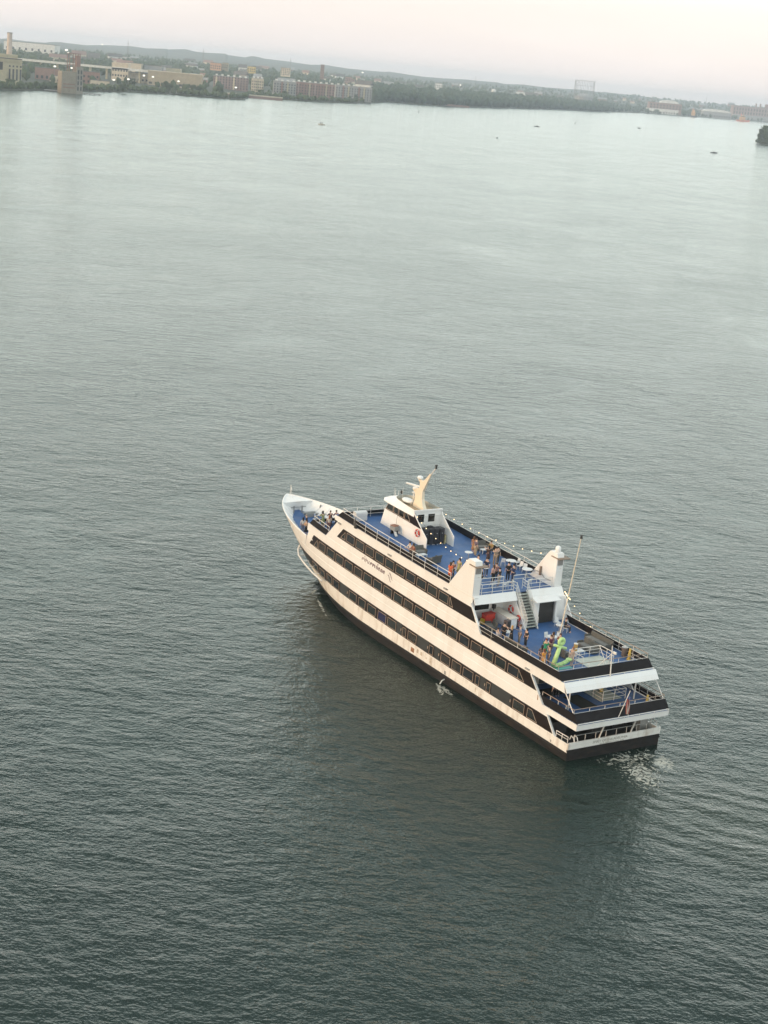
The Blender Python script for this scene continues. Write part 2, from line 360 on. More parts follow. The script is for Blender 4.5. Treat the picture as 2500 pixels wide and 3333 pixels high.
mb = MB(); mb.hexa([(0.0, -5.3, -0.9), (0.08, -5.3, -0.9), (0.08, 5.3, -0.9), (0.0, 5.3, -0.9), (-.03, -5.4, 1.08), (0.08, -5.4, 1.08), (0.08, 5.4, 1.08), (-.03, 5.4, 1.08)]); mb.build('transom_bottom', BLACKHULL, ship)
mb = MB(); mb.hexa([(-.045, -5.4, 1.083), (0.1, -5.4, 1.083), (0.1, 5.4, 1.083), (-.045, 5.4, 1.083), (-0.12, -5.40, 1.75), (0.02, -5.40, 1.75), (0.02, 5.40, 1.75), (-0.12, 5.40, 1.75)]); mb.build('transom', HULLW, ship)
# rubbing strake along the boot line
for sd in (1, -1):
    mb = MB(); pts = [(x, sd * (hw(x, boot(x) - SH(x)) + 0.05), boot(x)) for x in [i * 1.5 for i in range(0, 33)]]
    mb.path(pts, 0.09, 6); mb.build('rubbing_strake', BLACKHULL, ship)
# --- main deck wall, slab edges and upper walls
skin('main_deck_wall', WHITE, 1.62, 3.2, 1.95, 3.35, stem(1.62), stem(3.2), nz=4, bow=True)
skin('slab_edge', WHITE, 3.203, 3.80, -0.8, -0.8, stem(3.2), stem(3.8), off=0.02, bow=True)
skin('bow_bulwark', WHITE, 3.803, 5.15, 49.55, 48.95, stem(3.8), stem(5.15), bow=True, nz=3, th=0.10)
skin('second_deck_wall', WHITE, 3.803, 5.95, 4.05, 6.15, 49.5, 48.45, nz=3)
skin('slab_edge', WHITE, 5.953, 6.80, 1.30, 1.62, 48.85, 48.75, off=0.02)
skin('third_deck_wall', WHITE, 6.803, 9.2, 14.42, 16.5, 44.4, 42.1, nz=3)
skin('slab_edge', WHITE, 9.203, 9.75, 16.35, 16.35, 42.75, 42.75, off=0.02)
# bow bulwark: inner lining that slopes in to the foredeck, its stiffeners and cap
def foref(x): return max(0.03, min(hw(x, 5.15) - 1.25, 0.62 * (60.9 - x)))
for sd in (1, -1):
    mb = MB(); A = []; B = []
    xs_ = [49.6 + (60.2 - 49.6) * i / 16 for i in range(17)]
    A = [[(x, sd * (hw(x, 5.12) - 0.11), 5.13) for x in xs_], [(x, sd * foref(x), 4.03) for x in xs_]]
    B = [[(x, sd * (hw(x, 5.12) - 0.16), 5.10) for x in xs_], [(x, sd * (foref(x) - 0.05), 4.03) for x in xs_]]
    lin = mb.gridthick(A, B).build('bulwark_lining', WHITE, ship, True)
    for k in range(8):
        x = 50.5 + k * 1.15
        MB().hexa([(x, sd * (hw(x, 5.1) - .17), 5.08), (x + .06, sd * (hw(x, 5.1) - .17), 5.08), (x + .06, sd * foref(x), 4.06), (x, sd * foref(x), 4.06),
                   (x, sd * (hw(x, 5.1) - .28), 5.06), (x + .06, sd * (hw(x, 5.1) - .28), 5.06), (x + .06, sd * (foref(x) - .16), 4.06), (x, sd * (foref(x) - .16), 4.06)]).build('stiffener', WHITE, lin, True)
    MB().path([(x, sd * max(0, hw(x, 5.15) - .04), 5.17) for x in [49 + (stem(5.15) - 49) * (1 - (1 - i / 40) ** 1.8) for i in range(41)]], 0.07, 6).build('bulwark_cap', WHITE, ship, True)
mb = MB(); A = []; B = []
for i in range(13):
    x = 60.0 + (stem(5.15) - 60.0) * (1 - (1 - i / 12) ** 2); y = max(0.01, hw(x, 5.15) - .02); A.append([(x, -y, 5.16), (x, 0, 5.20), (x, y, 5.16)]); B.append([(x, -y, 5.06), (x, 0, 5.1), (x, y, 5.06)])
mb.gridthick(A, B).build('forepeak_plate', WHITE, ship, True)
MB().hexa([(60.0, -1.85, 5.06), (60.1, -1.85, 5.06), (60.1, 1.85, 5.06), (60.0, 1.85, 5.06), (60.25, -.75, 4.03), (60.35, -.75, 4.03), (60.35, .75, 4.03), (60.25, .75, 4.03)]).build('forepeak_bulkhead', WHITE, ship, True)
deckplate('foredeck', BLUE, 48.6, 60.4, 4.03, floor=lambda x: foref(x) - 0.02)
js = MB(); js.tube((62.1, 0, 5.15), (62.0, 0, 6.55), .035); js.tube((61.3, 0, 5.15), (61.95, 0, 6.0), .02); js.tube((61.9, .0, 6.3), (61.7, 0, 6.0), .05); js.build('jackstaff', RAILM, ship, True)
bt = MB()
for x, y in ((59.3, -.2), (59.3, .9)): bt.lathe([(.08, 0), (.08, .75), (.12, .78), (.12, .84)], (x, y, 4.03), 8)
bt.tube((59.3, -.7, 4.75), (59.3, 1.3, 4.75), .05); bt.build('mooring_bitts', GREYM, ship, True); bt = MB(); bt.tube((58.6, -2.0, 4.03), (58.6, -2.35, 5.1), .08); bt.tube((57.2, -2.4, 4.35), (58.4, -2.0, 4.35), .05); bt.build('fairlead_post', GREYM, ship, True)
wnd = MB(); wnd.box(57.6, 58.2, -.9, .1, 4.03, 4.45); wnd.lathe([(.22, 0), (.12, .15), (.12, .4), (.25, .55)], (57.3, -1.1, 4.03), 10); wnd.tube((57.9, -1.2, 4.5), (57.9, .4, 4.5), .16, 8); wnd.build('anchor_windlass', GREYM, ship, True)
# guard pipe round the bow at main deck level
mb = MB(); gp = [(54.3, 2.55, 2.2), (53.4, 3.35, 1.95), (51.6, 4.25, 1.9), (49.8, 4.75, 1.9), (48.2, 5.05, 1.85), (46.3, 5.3, 1.75), (44.2, 5.38, 1.65)]
mb.path(gp, 0.10, 8)
for (x, y, z) in gp[:-1]: mb.tube((x, y, z), (x - .35, hw(x - .35, z) - .05, z + .05), .05)
mb.build('guard_pipe', RAILM, ship, True)
MB().path([(x, -y, z) for x, y, z in gp], 0.10, 8).build('guard_pipe', RAILM, ship, True)
# --- decks
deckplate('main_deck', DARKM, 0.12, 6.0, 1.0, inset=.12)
deckplate('second_deck', BLUE, -0.78, 48.5, 3.74, inset=.0)
deckplate('third_deck', BLUE, 1.60, 48.3, 6.74, inset=.0)
deckplate('sun_deck', BLUE, 16.5, 42.6, 9.80, inset=.0)
# --- stern edges of the slabs
MB().hexa([(-.82, -5.38, 3.2), (-.7, -5.38, 3.2), (-.7, 5.38, 3.2), (-.82, 5.38, 3.2), (-.86, -5.38, 3.70), (-.74, -5.38, 3.70), (-.74, 5.38, 3.70), (-.86, 5.38, 3.70)]).build('stern_slab_edge', WHITE, ship, True)
MB().hexa([(1.0, -5.35, 6.05), (1.1, -5.35, 6.05), (1.1, 5.35, 6.05), (1.0, 5.35, 6.05), (1.58, -5.35, 6.80), (1.68, -5.35, 6.80), (1.68, 5.35, 6.80), (1.58, 5.35, 6.80)]).build('stern_awning_edge', WHITE, ship, True)
MB().box(1.4, 8, -5.3, 5.3, 5.99, 6.05).build('second_deck_ceiling', WHITE, ship, True)
# sun-deck aft fascia, in two parts either side of the stairs
MB().hexa([(15.75, .35, 9.22), (15.85, .35, 9.22), (15.85, 5.36, 9.22), (15.75, 5.36, 9.22), (16.25, .35, 9.95), (16.36, .35, 9.95), (16.36, 5.36, 9.95), (16.25, 5.36, 9.95)]).build('sun_deck_fascia', WHITE, ship, True)
MB().hexa([(15.75, -5.36, 9.22), (15.85, -5.36, 9.22), (15.85, -1.25, 9.22), (15.75, -1.25, 9.22), (16.25, -5.36, 9.95), (16.36, -5.36, 9.95), (16.36, -1.25, 9.95), (16.25, -1.25, 9.95)]).build('sun_deck_fascia', WHITE, ship, True)
MB().box(16.36, 17.9, .35, 5.3, 9.24, 9.30).build('third_deck_ceiling', WHITE, ship, True)
MB().hexa([(14.75, -4.25, 9.10), (15.7, -4.25, 9.12), (15.7, -1.25, 9.12), (14.75, -1.25, 9.10), (14.75, -4.25, 9.16), (15.7, -4.25, 9.45), (15.7, -1.25, 9.45), (14.75, -1.25, 9.16)]).build('door_canopy', WHITE, ship, True)
# --- window bands and windows (port side in view; bands on both sides)
skin('window_band', GLASSB, 7.55, 8.78, 15.45, 16.42, 41.95, 40.75, off=.03, th=.04, nz=1)
skin('window_band', GLASSB, 4.68, 5.92, 5.0, 6.1, 48.05, 47.1, off=.03, th=.04, nz=1)
skin('window_band', GLASSB, 1.70, 2.92, 2.02, 3.10, 51.3, 53.6, off=.03, th=.04, nz=2)
BLUEPANE = mat('blue_pane', (0.02, 0.02, 0.07), 0.1)  # this pane differs only by its dark blue base colour
BRIGHT = mat('grey_pane', (0.05, 0.05, 0.048), 0.12)
PANES = [PANE, mat('tinted_glass_b', (0.022, 0.024, 0.022), 0.09, spec=0.6, var=0.35, vscale=0.5), mat('tinted_glass_c', (0.012, 0.013, 0.016), 0.06, spec=0.6, var=0.3, vscale=0.4), mat('tinted_glass_d', (0.032, 0.027, 0.022), 0.10, spec=0.55, var=0.4, vscale=0.8)]
def window(poly, pane=None, fr=0.032, sides=(1,)):
    """poly: (x,z) corners in order; pane proud of the band, frame ring round it"""
    cx = sum(p[0] for p in poly) / len(poly); cz = sum(p[1] for p in poly) / len(poly)
    for sd in sides:
        mb = MB(); n = len(poly)
        mb.gridthick([[(x, sd * (hw(x, z) + .040), z) for x, z in poly]] * 1 + [[(cx, sd * (hw(cx, cz) + .040), cz)] * n], [[(x, sd * (hw(x, z) + .02), z) for x, z in poly]] + [[(cx, sd * (hw(cx, cz) + .02), cz)] * n]) if False else mb.add(
            [(x, sd * (hw(x, z) + .040), z) for x, z in poly] + [(x, sd * (hw(x, z) + .01), z) for x, z in poly], [tuple(range(n)), tuple(range(2 * n - 1, n - 1, -1))] + [(i, n + i, n + (i + 1) % n, (i + 1) % n) for i in range(n)])
        wobj = mb.build('window', pane or random.choice(PANES), ship, True)
        fb = MB()
        def ins(p, d):
            out = []
            for i in range(n):
                a = Vector(p[i - 1]); b_ = Vector(p[i]); c = Vector(p[(i + 1) % n])
                d1 = (a - b_).normalized(); d2 = (c - b_).normalized(); bis = (d1 + d2)
                if bis.length < 1e-4: bis = Vector((-d1.y, d1.x))
                bis.normalize(); sn = max(.25, abs(d1.x * bis.y - d1.y * bis.x)); out.append(tuple(b_ + bis * (d / sn)))
            return out
        inner = ins(poly, fr)
        for i in range(n):
            j = (i + 1) % n
            q = [poly[i], poly[j], inner[j], inner[i]]
            fb.hexa([(x, sd * (hw(x, z) + .043), z) for x, z in q] + [(x, sd * (hw(x, z) + .062), z) for x, z in q])
        fb.build('frame', FRAME, wobj, True)
def rect(xa, xb, za, zb): return [(xa, za), (xb, za), (xb, zb), (xa, zb)]
for k in range(10): window(rect(38.25 - 2 * k, 39.90 - 2 * k, 7.72, 8.62))
window([(40.15, 7.72), (41.15, 7.72), (40.25, 8.60)]); window([(19.35, 7.72), (20.02, 7.72), (20.0, 8.62)])
for k in range(19): window(rect(44.1 - 2 * k - (0.0 if k else -.05), 45.62 - 2 * k + .1, 4.78, 5.70))
window([(45.95, 4.78), (46.95, 4.78), (46.1, 5.68)]); window([(7.1, 4.78), (8.15, 4.78), (8.12, 5.70)])
for xa, xb in [(42.37, 43.7), (40.65, 42.07), (36.75, 38.36), (34.9, 36.3), (32.77, 34.4), (28.74, 30.39), (26.82, 27.48), (24.85, 26.45), (21.79, 22.48), (18.79, 20.39), (16.86, 18.42), (14.82, 16.5), (13.79, 14.42), (11.97, 12.59), (6.59, 8.31)]:
    window(rect(xa, xb, 1.80, 2.72))
window(rect(30.7, 32.3, 1.80, 2.72), BLUEPANE); window([(4.55, 1.80), (6.15, 1.80), (6.1, 2.72), (5.45, 2.72)])
for xa, xb in ((46.2, 47.8), (44.3, 45.6)): window(rect(xa, xb, 1.80, 2.65), PANE, .04)
# side doors in the main deck band (flush grey panels)
for xa, xb in ((27.6, 28.6), (22.6, 24.7), (20.6, 21.6), (12.7, 13.65), (8.6, 11.8), (38.6, 40.4)):
    mb = MB(); q = rect(xa, xb, 1.74, 2.88); mb.hexa([(x, hw(x, z) + .035, z) for x, z in q] + [(x, hw(x, z) + .045, z) for x, z in q]); dr = mb.build('side_door', BRIGHT, ship, True)
    MB().box(xa + .1, xa + .16, hw(xa, 2) + .04, hw(xa, 2) + .09, 2.2, 2.45).build('handle', FRAME, dr, True)
# fender lamps and vents on the side
for x, z in ((41.6, 9.14), (31.24, 9.12), (20.85, 9.14)): MB().box(x - .28, x + .28, hw(x, z) - .02, hw(x, z) + .16, z - .06, z + .06).build('side_vent', GREYM, ship, True)
for x, z in ((6.85, 6.2),): MB().box(x - .28, x + .28, hw(x, z) - .02, hw(x, z) + .16, z - .06, z + .06).build('side_vent', GREYM, ship, True)
RUST = mat('rust_stain', (0.30, 0.15, 0.08), 0.8, var=0.4, vscale=3)
PALE = mat('pale_marks', (0.55, 0.48, 0.40), 0.7, var=0.3, vscale=4)
for (x0, x1, z0, z1, m_) in [(25.1, 25.7, .80, 1.25, RUST), (24.3, 24.62, 1.05, 1.45, PALE), (23.6, 23.95, 1.05, 1.40, PALE), (22.75, 22.95, 1.05, 1.2, PALE), (21.9, 22.2, .9, 1.5, PALE), (19.3, 19.6, .74, 1.1, GREYM), (14.2, 14.3, 1.0, 1.45, PALE), (13.2, 13.4, 1.05, 1.2, PALE), (4.9, 5.0, 3.9, 4.5, RUST), (2.3, 2.45, .9, 1.1, GREYM)]:
    mb = MB(); q = rect(x0, x1, z0, z1); mb.hexa([(x, hw(x, z) - .01, z) for x, z in q] + [(x, hw(x, z) + .012, z) for x, z in q]); mb.build('hull_mark', m_, ship, True)
for (x0, x1, z0, z1) in [(20.2, 21.0, 3.35, 3.75), (11.7, 12.5, 3.25, 3.7), (8.0, 8.9, 3.25, 3.7), (34.3, 37.2, 2.95, 3.15)]:
    mb = MB(); q = rect(x0, x1, z0, z1); mb.hexa([(x, hw(x, z) + .01, z) for x, z in q] + [(x, hw(x, z) + .034, z) for x, z in q]); mb.build('side_hatch', WHITE, ship, True)
# --- lettering
def lettering(name, txt, m, x, z, size, parent=ship, sx=1.0, wgt=0.0, port=True, y=None):
    cu = bpy.data.curves.new('tmp', 'FONT'); cu.body = txt; cu.size = size; cu.extrude = 0.004; cu.offset = wgt; cu.resolution_u = 3
    to = bpy.data.objects.new('tmp', cu); col.objects.link(to); dg = bpy.context.evaluated_depsgraph_get(); me = bpy.data.meshes.new_from_object(to.evaluated_get(dg))
    bpy.data.objects.remove(to); me.materials.clear(); me.materials.append(m)
    for v in me.vertices:
        a, b_, c_ = v.co.x * sx, v.co.y, v.co.z
        if port: xx = x - a; v.co = (xx, hw(xx, z + b_) + .012 + c_, z + b_ + SH(xx))
        else: v.co = (-0.135 - c_ + (1.75 - (z + b_)) * .115, x - a, z + b_)
    o = link(name, me, parent); return o, max(v.co.x for v in me.vertices), min((v.co.x if port else v.co.y) for v in me.vertices)
T1 = mat('letter_grey', (0.38, 0.32, 0.33), 0.6); T2 = mat('letter_purple', (0.20, 0.14, 0.16), 0.6); T3 = mat('letter_pink', (0.60, 0.36, 0.30), 0.6); T4 = mat('letter_stern', (0.36, 0.35, 0.31), 0.6)
_o, _, e = lettering('lettering', 'city', T1, 36.55, 6.50, 1.42, sx=.78, wgt=.02)
_o, _, e = lettering('lettering', 'cruises', T2, e - .05, 6.50, 1.42, sx=.77, wgt=.028)
lettering('lettering', 'by Hornblower', T3, 33.8, 6.14, .27, sx=1.25)
for a, b_ in (((31.0, 7.28), (30.3, 6.72)), ((31.22, 6.98), (30.55, 6.42))):
    pts = [(a[0] + (b_[0] - a[0]) * i / 8, a[1] + (b_[1] - a[1]) * i / 8 + .07 * math.sin(i / 8 * 6.28)) for i in range(9)]
    MB().path([(x, hw(x, z) + .02, z) for x, z in pts], .035, 5).build('logo_wave', T2, ship, True)
lettering('stern_lettering', 'SPIRIT OF PHILADELPHIA', T4, 2.62, 1.33, .36, sx=1.02, port=False)
lettering('stern_lettering', 'WILMINGTON, DE', T4, 1.75, 1.10, .20, sx=1.7, port=False)
# --- black bulwark panels and railings
def railing(pts, z0, zs, step=2.1, m=RAILM, parent=ship, r=.028, top=None, ends=True):
    """pipes along pts at heights zs above z0, with single stanchions"""
    mb = MB()
    fine = []
    for (a, b_) in zip(pts, pts[1:]):
        n = max(1, int(abs(b_[0] - a[0]) / 2.0))
        for i in range(n): fine.append(tuple(a[k] + (b_[k] - a[k]) * i / n for k in range(2)))
    fine.append(pts[-1])
    for z in zs[:-1]: mb.path([(x, y, z0 + z) for x, y in fine], r * .8, 5)
    ro = mb.build('railing', m, parent, True) if len(zs) > 1 else None
    tp = MB(); tp.path([(x, y, z0 + zs[-1]) for x, y in fine], r * 1.25, 6)
    if ro is None: ro = tp.build('railing', top or m, parent, True)
    else: tp.build('handrail', top or m, ro, True)
    for (a, b_) in zip(pts, pts[1:]):
        L_ = math.hypot(b_[0] - a[0], b_[1] - a[1]); n = max(1, round(L_ / step))
        for i in range(n + (1 if (b_ == pts[-1]) else 0)):
            x = a[0] + (b_[0] - a[0]) * i / n; y = a[1] + (b_[1] - a[1]) * i / n
            MB().tube((x, y, z0), (x, y, z0 + zs[-1]), r, 5).build('stanchion', m, ro, True)
    return ro
# sun deck
skin('bulwark_panel', BANDM, 9.80, 10.5, 20.4, 20.2, 42.3, 41.3, off=-.02, th=.05, nz=1)
MB().hexa([(42.25, -5.2, 9.80), (42.3, -5.2, 9.80), (42.3, 5.2, 9.80), (42.25, 5.2, 9.80), (41.25, -5.25, 10.5), (41.3, -5.25, 10.5), (41.3, 5.25, 10.5), (41.25, 5.25, 10.5)]).build('bulwark_panel', BANDM, ship, True)
for sd in (1, -1): railing([(20.3, sd * 5.30), (34, sd * 5.30), (41.2, sd * 5.18)], 9.80, (.35, .72, 1.12), 2.15)
railing([(41.2, 5.18), (41.2, -5.18)], 9.80, (.35, .72, 1.12), 1.7)
# port sill pipe below the panel
MB().path([(x, hw(x, 9.77) + .05, 9.77) for x in range(16, 43, 2)], .04, 5).build('sill_pipe', RAILM, ship, True)
# third-deck terrace at the bow
skin('bulwark_panel', BANDM, 6.85, 7.5, 44.5, 43.9, 48.45, 47.75, off=-.02, th=.05, nz=1)
MB().hexa([(48.4, -4.85, 6.85), (48.45, -4.85, 6.85), (48.45, 4.85, 6.85), (48.4, 4.85, 6.85), (47.7, -4.95, 7.5), (47.75, -4.95, 7.5), (47.75, 4.95, 7.5), (47.7, 4.95, 7.5)]).build('bulwark_panel', BANDM, ship, True)
for sd in (1, -1): railing([(43.9, sd * 5.15), (47.6, sd * 4.95)], 6.80, (.4, .75, 1.15), 1.2)
railing([(47.6, 4.95), (47.6, -4.95)], 6.80, (.4, .75, 1.15), 1.6)
MB().path([(x, hw(x, 6.82) + .05, 6.82) for x in (44.4, 46, 47.5, 48.5)], .04, 5).build('sill_pipe', RAILM, ship, True)
# third deck aft
skin('bulwark_panel', BANDM, 6.83, 7.50, 1.98, 2.6, 14.5, 15.2, off=-.02, th=.05, nz=1)
MB().hexa([(1.98, -5.32, 6.83), (2.03, -5.32, 6.83), (2.03, 5.32, 6.83), (1.98, 5.32, 6.83), (2.58, -5.28, 7.50), (2.63, -5.28, 7.50), (2.63, 5.28, 7.50), (2.58, 5.28, 7.50)]).build('bulwark_panel', BANDM, ship, True)
MB().path([(x, hw(x, 6.82) + .05, 6.82) for x in range(2, 15, 2)], .04, 5).build('sill_pipe', RAILM, ship, True)
for sd in (1, -1): railing([(2.75, sd * 5.22), (14.9, sd * 5.28)], 6.80, (.35, .72, 1.12), 2.05, top=TEAK)
railing([(2.75, 5.22), (2.75, -5.22)], 6.80, (.72, 1.12), 1.75, top=TEAK)
railing([(1.72, 5.25), (1.72, -5.25)], 6.78, (.13,), 1.9, r=.035)
# second deck aft
skin('bulwark_panel', BANDM, 3.86, 4.58, -.80, -.27, 4.0, 4.75, off=-.02, th=.05, nz=1)
MB().hexa([(-.80, -5.34, 3.9), (-.75, -5.34, 3.9), (-.75, 5.34, 3.9), (-.80, 5.34, 3.9), (-.27, -5.31, 4.6), (-.22, -5.31, 4.6), (-.22, 5.31, 4.6), (-.27, 5.31, 4.6)]).build('bulwark_panel', BANDM, ship, True)
for sd in (1, -1): railing([(-.12, sd * 5.25), (4.4, sd * 5.28)], 3.78, (.35, .75, 1.15), 1.15, top=TEAK)
railing([(-.12, 5.25), (-.12, -5.25)], 3.78, (.8, 1.15), 1.85, top=TEAK)
railing([(-.9, 5.3), (-.9, -5.3)], 3.72, (.14,), 1.9, r=.035)
for sd in (1, -1):
    MB().tube((0.0, sd * 5.24, 4.6), (1.42, sd * 5.24, 6.05), .05, 6).build('awning_post', RAILM, ship, True)
    for x in (6.15,): MB().hexa([(4.05, sd * 5.22, 3.8), (4.2, sd * 5.22, 3.8), (6.3, sd * 5.22, 5.95), (6.15, sd * 5.22, 5.95), (4.05, sd * 5.45, 3.8), (4.2, sd * 5.45, 3.8), (6.3, sd * 5.45, 5.95), (6.15, sd * 5.45, 5.95)]).build('raked_post', WHITE, ship, True)
    MB().hexa([(14.33, sd * 5.22, 6.8), (14.5, sd * 5.22, 6.8), (16.55, sd * 5.22, 9.2), (16.4, sd * 5.22, 9.2), (14.33, sd * 5.43, 6.8), (14.5, sd * 5.43, 6.8), (16.55, sd * 5.43, 9.2), (16.4, sd * 5.43, 9.2)]).build('raked_post', WHITE, ship, True)
    MB().hexa([(1.9, sd * 5.25, 1.62), (2.05, sd * 5.25, 1.62), (3.4, sd * 5.25, 3.2), (3.25, sd * 5.25, 3.2), (1.9, sd * 5.46, 1.62), (2.05, sd * 5.46, 1.62), (3.4, sd * 5.46, 3.2), (3.25, sd * 5.46, 3.2)]).build('raked_post', WHITE, ship, True)
# main deck aft: dark mooring space
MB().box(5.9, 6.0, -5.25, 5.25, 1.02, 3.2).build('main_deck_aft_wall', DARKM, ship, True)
for y in (-1.85, 1.85): MB().tube((0.02, y, 1.72), (-.55, y + .05, 3.2), .07, 6).build('stern_strut', RAILM, ship, True)
ro = railing([(0.1, 4.6), (0.1, -5.0)], 1.70, (.6,), 1.25, r=.026, top=GREYM)
for sd in (1, -1): railing([(0.3, sd * 5.2), (1.9, sd * 5.25)], 1.62, (.3, .55), .8, r=.035)
mb = MB()
for y in (4.6, 4.2): mb.path([(.1, y, 1.7), (.25, y, 2.0), (.6, y, 2.1), (.75, y, 1.7)], .05, 6)
mb.build('mooring_loop', RAILM, ship, True)
for y0, y1, x0, h_ in ((3.0, 4.6, 3.2, 1.3), (-.6, 1.0, 2.0, .9), (-3.6, -2.0, 2.6, 1.1), (-4.9, -4.0, 1.2, 1.5)):
    MB().box(x0, x0 + 1.0, y0, y1, 1.02, 1.0 + h_).build('machinery_box', DARKM if y0 > -4 else GREYM, ship, True)
lm = MB(); lm.lathe([(.32, -.3), (.4, -.2), (.4, .2), (.32, .3)], (4.4, 4.7, 2.3), 10); lm.build('life_raft_drum', WHITE, ship, True)
# second deck aft wall and its contents
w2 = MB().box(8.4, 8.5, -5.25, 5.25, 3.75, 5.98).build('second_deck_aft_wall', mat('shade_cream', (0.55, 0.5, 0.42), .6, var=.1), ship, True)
for y0, y1 in ((1.2, 2.6), (-1.8, -.4), (-4.4, -3.0)): MB().box(8.36, 8.42, y0, y1, 3.8, 5.7).build('door', DARKM, w2, True)
for y in (3.8, -3.9): MB().lathe([(.07, 0), (.07, 2.22)], (2.4, y, 3.76), 8).build('awning_column', RAILM, ship, True)
st2 = MB().box(2.9, 5.4, -2.9, -.4, 3.76, 3.80).build('stairwell_hatch', mat('pale_green_plate', (.5, .53, .47), .5, var=.1), ship, True)
railing([(5.4, -.4), (2.7, -.4), (2.7, -3.1), (5.4, -3.1)], 3.78, (.35, .7, 1.05), 1.2)
MB().box(2.2, 5.0, .6, 2.4, 3.755, 3.775).build('door_mat', mat('black_mat', (.02, .022, .02), .9), ship, True)
MB().box(5.6, 7.2, 1.4, 3.9, 3.755, 3.775).build('door_mat', MATS['black_mat'], ship, True)
# third deck aft house
w3 = MB().box(18.0, 18.1, .3, 5.25, 6.8, 9.22).build('third_deck_aft_wall', WHITE, ship, True)
MB().box(17.96, 18.02, 2.05, 3.72, 7.75, 8.5).build('wall_window', PANE, w3, True)
MB().prism([(14.05, 6.76), (18.0, 6.76), (18.0, 9.22), (16.25, 9.22)], .22, .32).build('stair_side_wall', WHITE, ship, True)
MB().prism([(14.3, 6.76), (18.0, 6.76), (18.0, 9.22), (16.25, 9.22)], -1.42, -1.32).build('stair_side_wall', WHITE, ship, True)
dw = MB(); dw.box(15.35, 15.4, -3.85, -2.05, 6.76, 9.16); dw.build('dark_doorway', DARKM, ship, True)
MB().box(14.95, 15.15, -4.1, -3.85, 6.76, 9.16).build('door_post', WHITE, ship, True)
MB().box(15.3, 15.5, -2.05, -1.42, 6.76, 9.3).build('door_jamb_wall', WHITE, ship, True)
MB().box(15.45, 18.0, -5.25, -4.1, 6.76, 9.22).build('stair_locker', WHITE, ship, True)
MB().prism([(13.6, 6.8), (16.3, 6.8), (16.3, 9.22), (15.6, 9.22)], -5.40, -5.30).build('wing_wall', WHITE, ship, True)
ct = MB(); ct.box(14.75, 17.9, .95, 1.75, 6.76, 7.78); ct.build('bar_counter', WHITE, ship, True)
MB().box(14.68, 17.95, .85, 1.85, 7.78, 7.86).build('counter_top', mat('cream_top', (.72, .68, .6), .5), ship, True)
sp = MB(); sp.box(17.0, 17.3, 1.9, 2.2, 8.1, 8.5); sp.tube((17.15, 2.05, 7.9), (17.15, 2.05, 8.2), .05); sp.build('wall_speaker', DARKM, ship, True)
# staircase
stc = MB()
for y in (.16, -1.16): stc.hexa([(14.0, y - .04, 6.76), (14.3, y - .04, 6.76), (16.5, y - .04, 9.85), (16.2, y - .04, 9.85), (14.0, y + .04, 6.76), (14.3, y + .04, 6.76), (16.5, y + .04, 9.85), (16.2, y + .04, 9.85)])
stc = stc.build('staircase', RAILM, ship, True)
STEPM = mat('grey_tread', (.40, .42, .37), .7, var=.15)
for k in range(12):
    z = 6.98 + k * .235; x = 14.1 + k * .182
    MB().box(x, x + .27, -1.12, .12, z, z + .05).build('step', STEPM, stc, True)
    MB().box(x + .25, x + .27, -1.12, .12, z - .17, z).build('riser', DARKM, stc, True)
for y in (.16, -1.16):
    mb = MB()
    for dz in (.35, .65, .95): mb.path([(14.15, y, 6.9 + dz), (16.35, y, 9.8 + dz), (17.2, y, 9.85 + dz)], .03, 5)
    for x, z in ((14.15, 6.8), (15.25, 8.3), (16.35, 9.8), (17.2, 9.8)): mb.tube((x, y, z), (x, y, z + 1.05), .03, 5)
    mb.build('stair_rail', RAILM, stc, True)
railing([(17.9, 4.2), (16.55, 4.2), (16.55, .4)], 9.80, (.28, .7, 1.08), 1.3, r=.035)
railing([(16.55, -1.3), (16.55, -4.3)], 9.80, (.28, .7, 1.08), 1.3, r=.035)
railing([(18.1, 3.2), (18.1, .5)], 9.80, (.7, 1.08), 1.2, r=.03); railing([(18.1, -.7), (18.1, -3.6)], 9.80, (.7, 1.08), 1.3, r=.03)
# --- exhaust stacks
for sd in (1, -1):
    yo, yi = sd * 5.34, sd * 4.52
    sk = MB(); prof = [(20.45, 9.8), (16.42, 9.8), (16.42, 12.85), (16.5, 13.3), (17.6, 13.3), (17.95, 12.95)]
    sk = sk.prism(prof, min(yo, yi), max(yo, yi)).build('exhaust_stack', WHITE, ship, True)
    cp = MB(); a, b_ = min(yo, yi), max(yo, yi); a -= .55; b_ += .12 if sd > 0 else .12
    if sd < 0: a += .0
    cp.box(15.95, 17.3, a + .1, b_, 12.80, 12.87); cp.build('spray_plate', mat('brown_plate', (.24, .17, .12), .6), sk, True)
    MB().box(16.36, 16.43, min(yo, yi) + .12, max(yo, yi) - .1, 12.1, 12.78).build('vent_grille', mat('grille_grey', (.28, .27, .26), .6, var=.3, vscale=20), sk, True)
    MB().box(16.37, 16.43, min(yo, yi) + .2, max(yo, yi) - .4, 11.72, 11.80).build('stack_lamp', RAILM, sk, True)
    if sd < 0:
        MB().lathe([(.28, 0), (.28, .35), (.24, .5), (.14, .6), (.02, .64)], (17.0, -4.95, 13.3), 14).build('satellite_dome', WHITE, sk, True, True)
        MB().box(18.6, 18.75, -4.50, -4.3, 10.4, 11.3).build('hose_reel', mat('brown_plate', (.24, .17, .12), .6), sk, True)
        MB().path([(19.8, -4.45, 10.6), (18.7, -4.42, 10.7), (17.9, -4.42, 10.3), (17.0, -4.42, 10.4)], .04, 5).build('pipe_run', GREYM, sk, True)
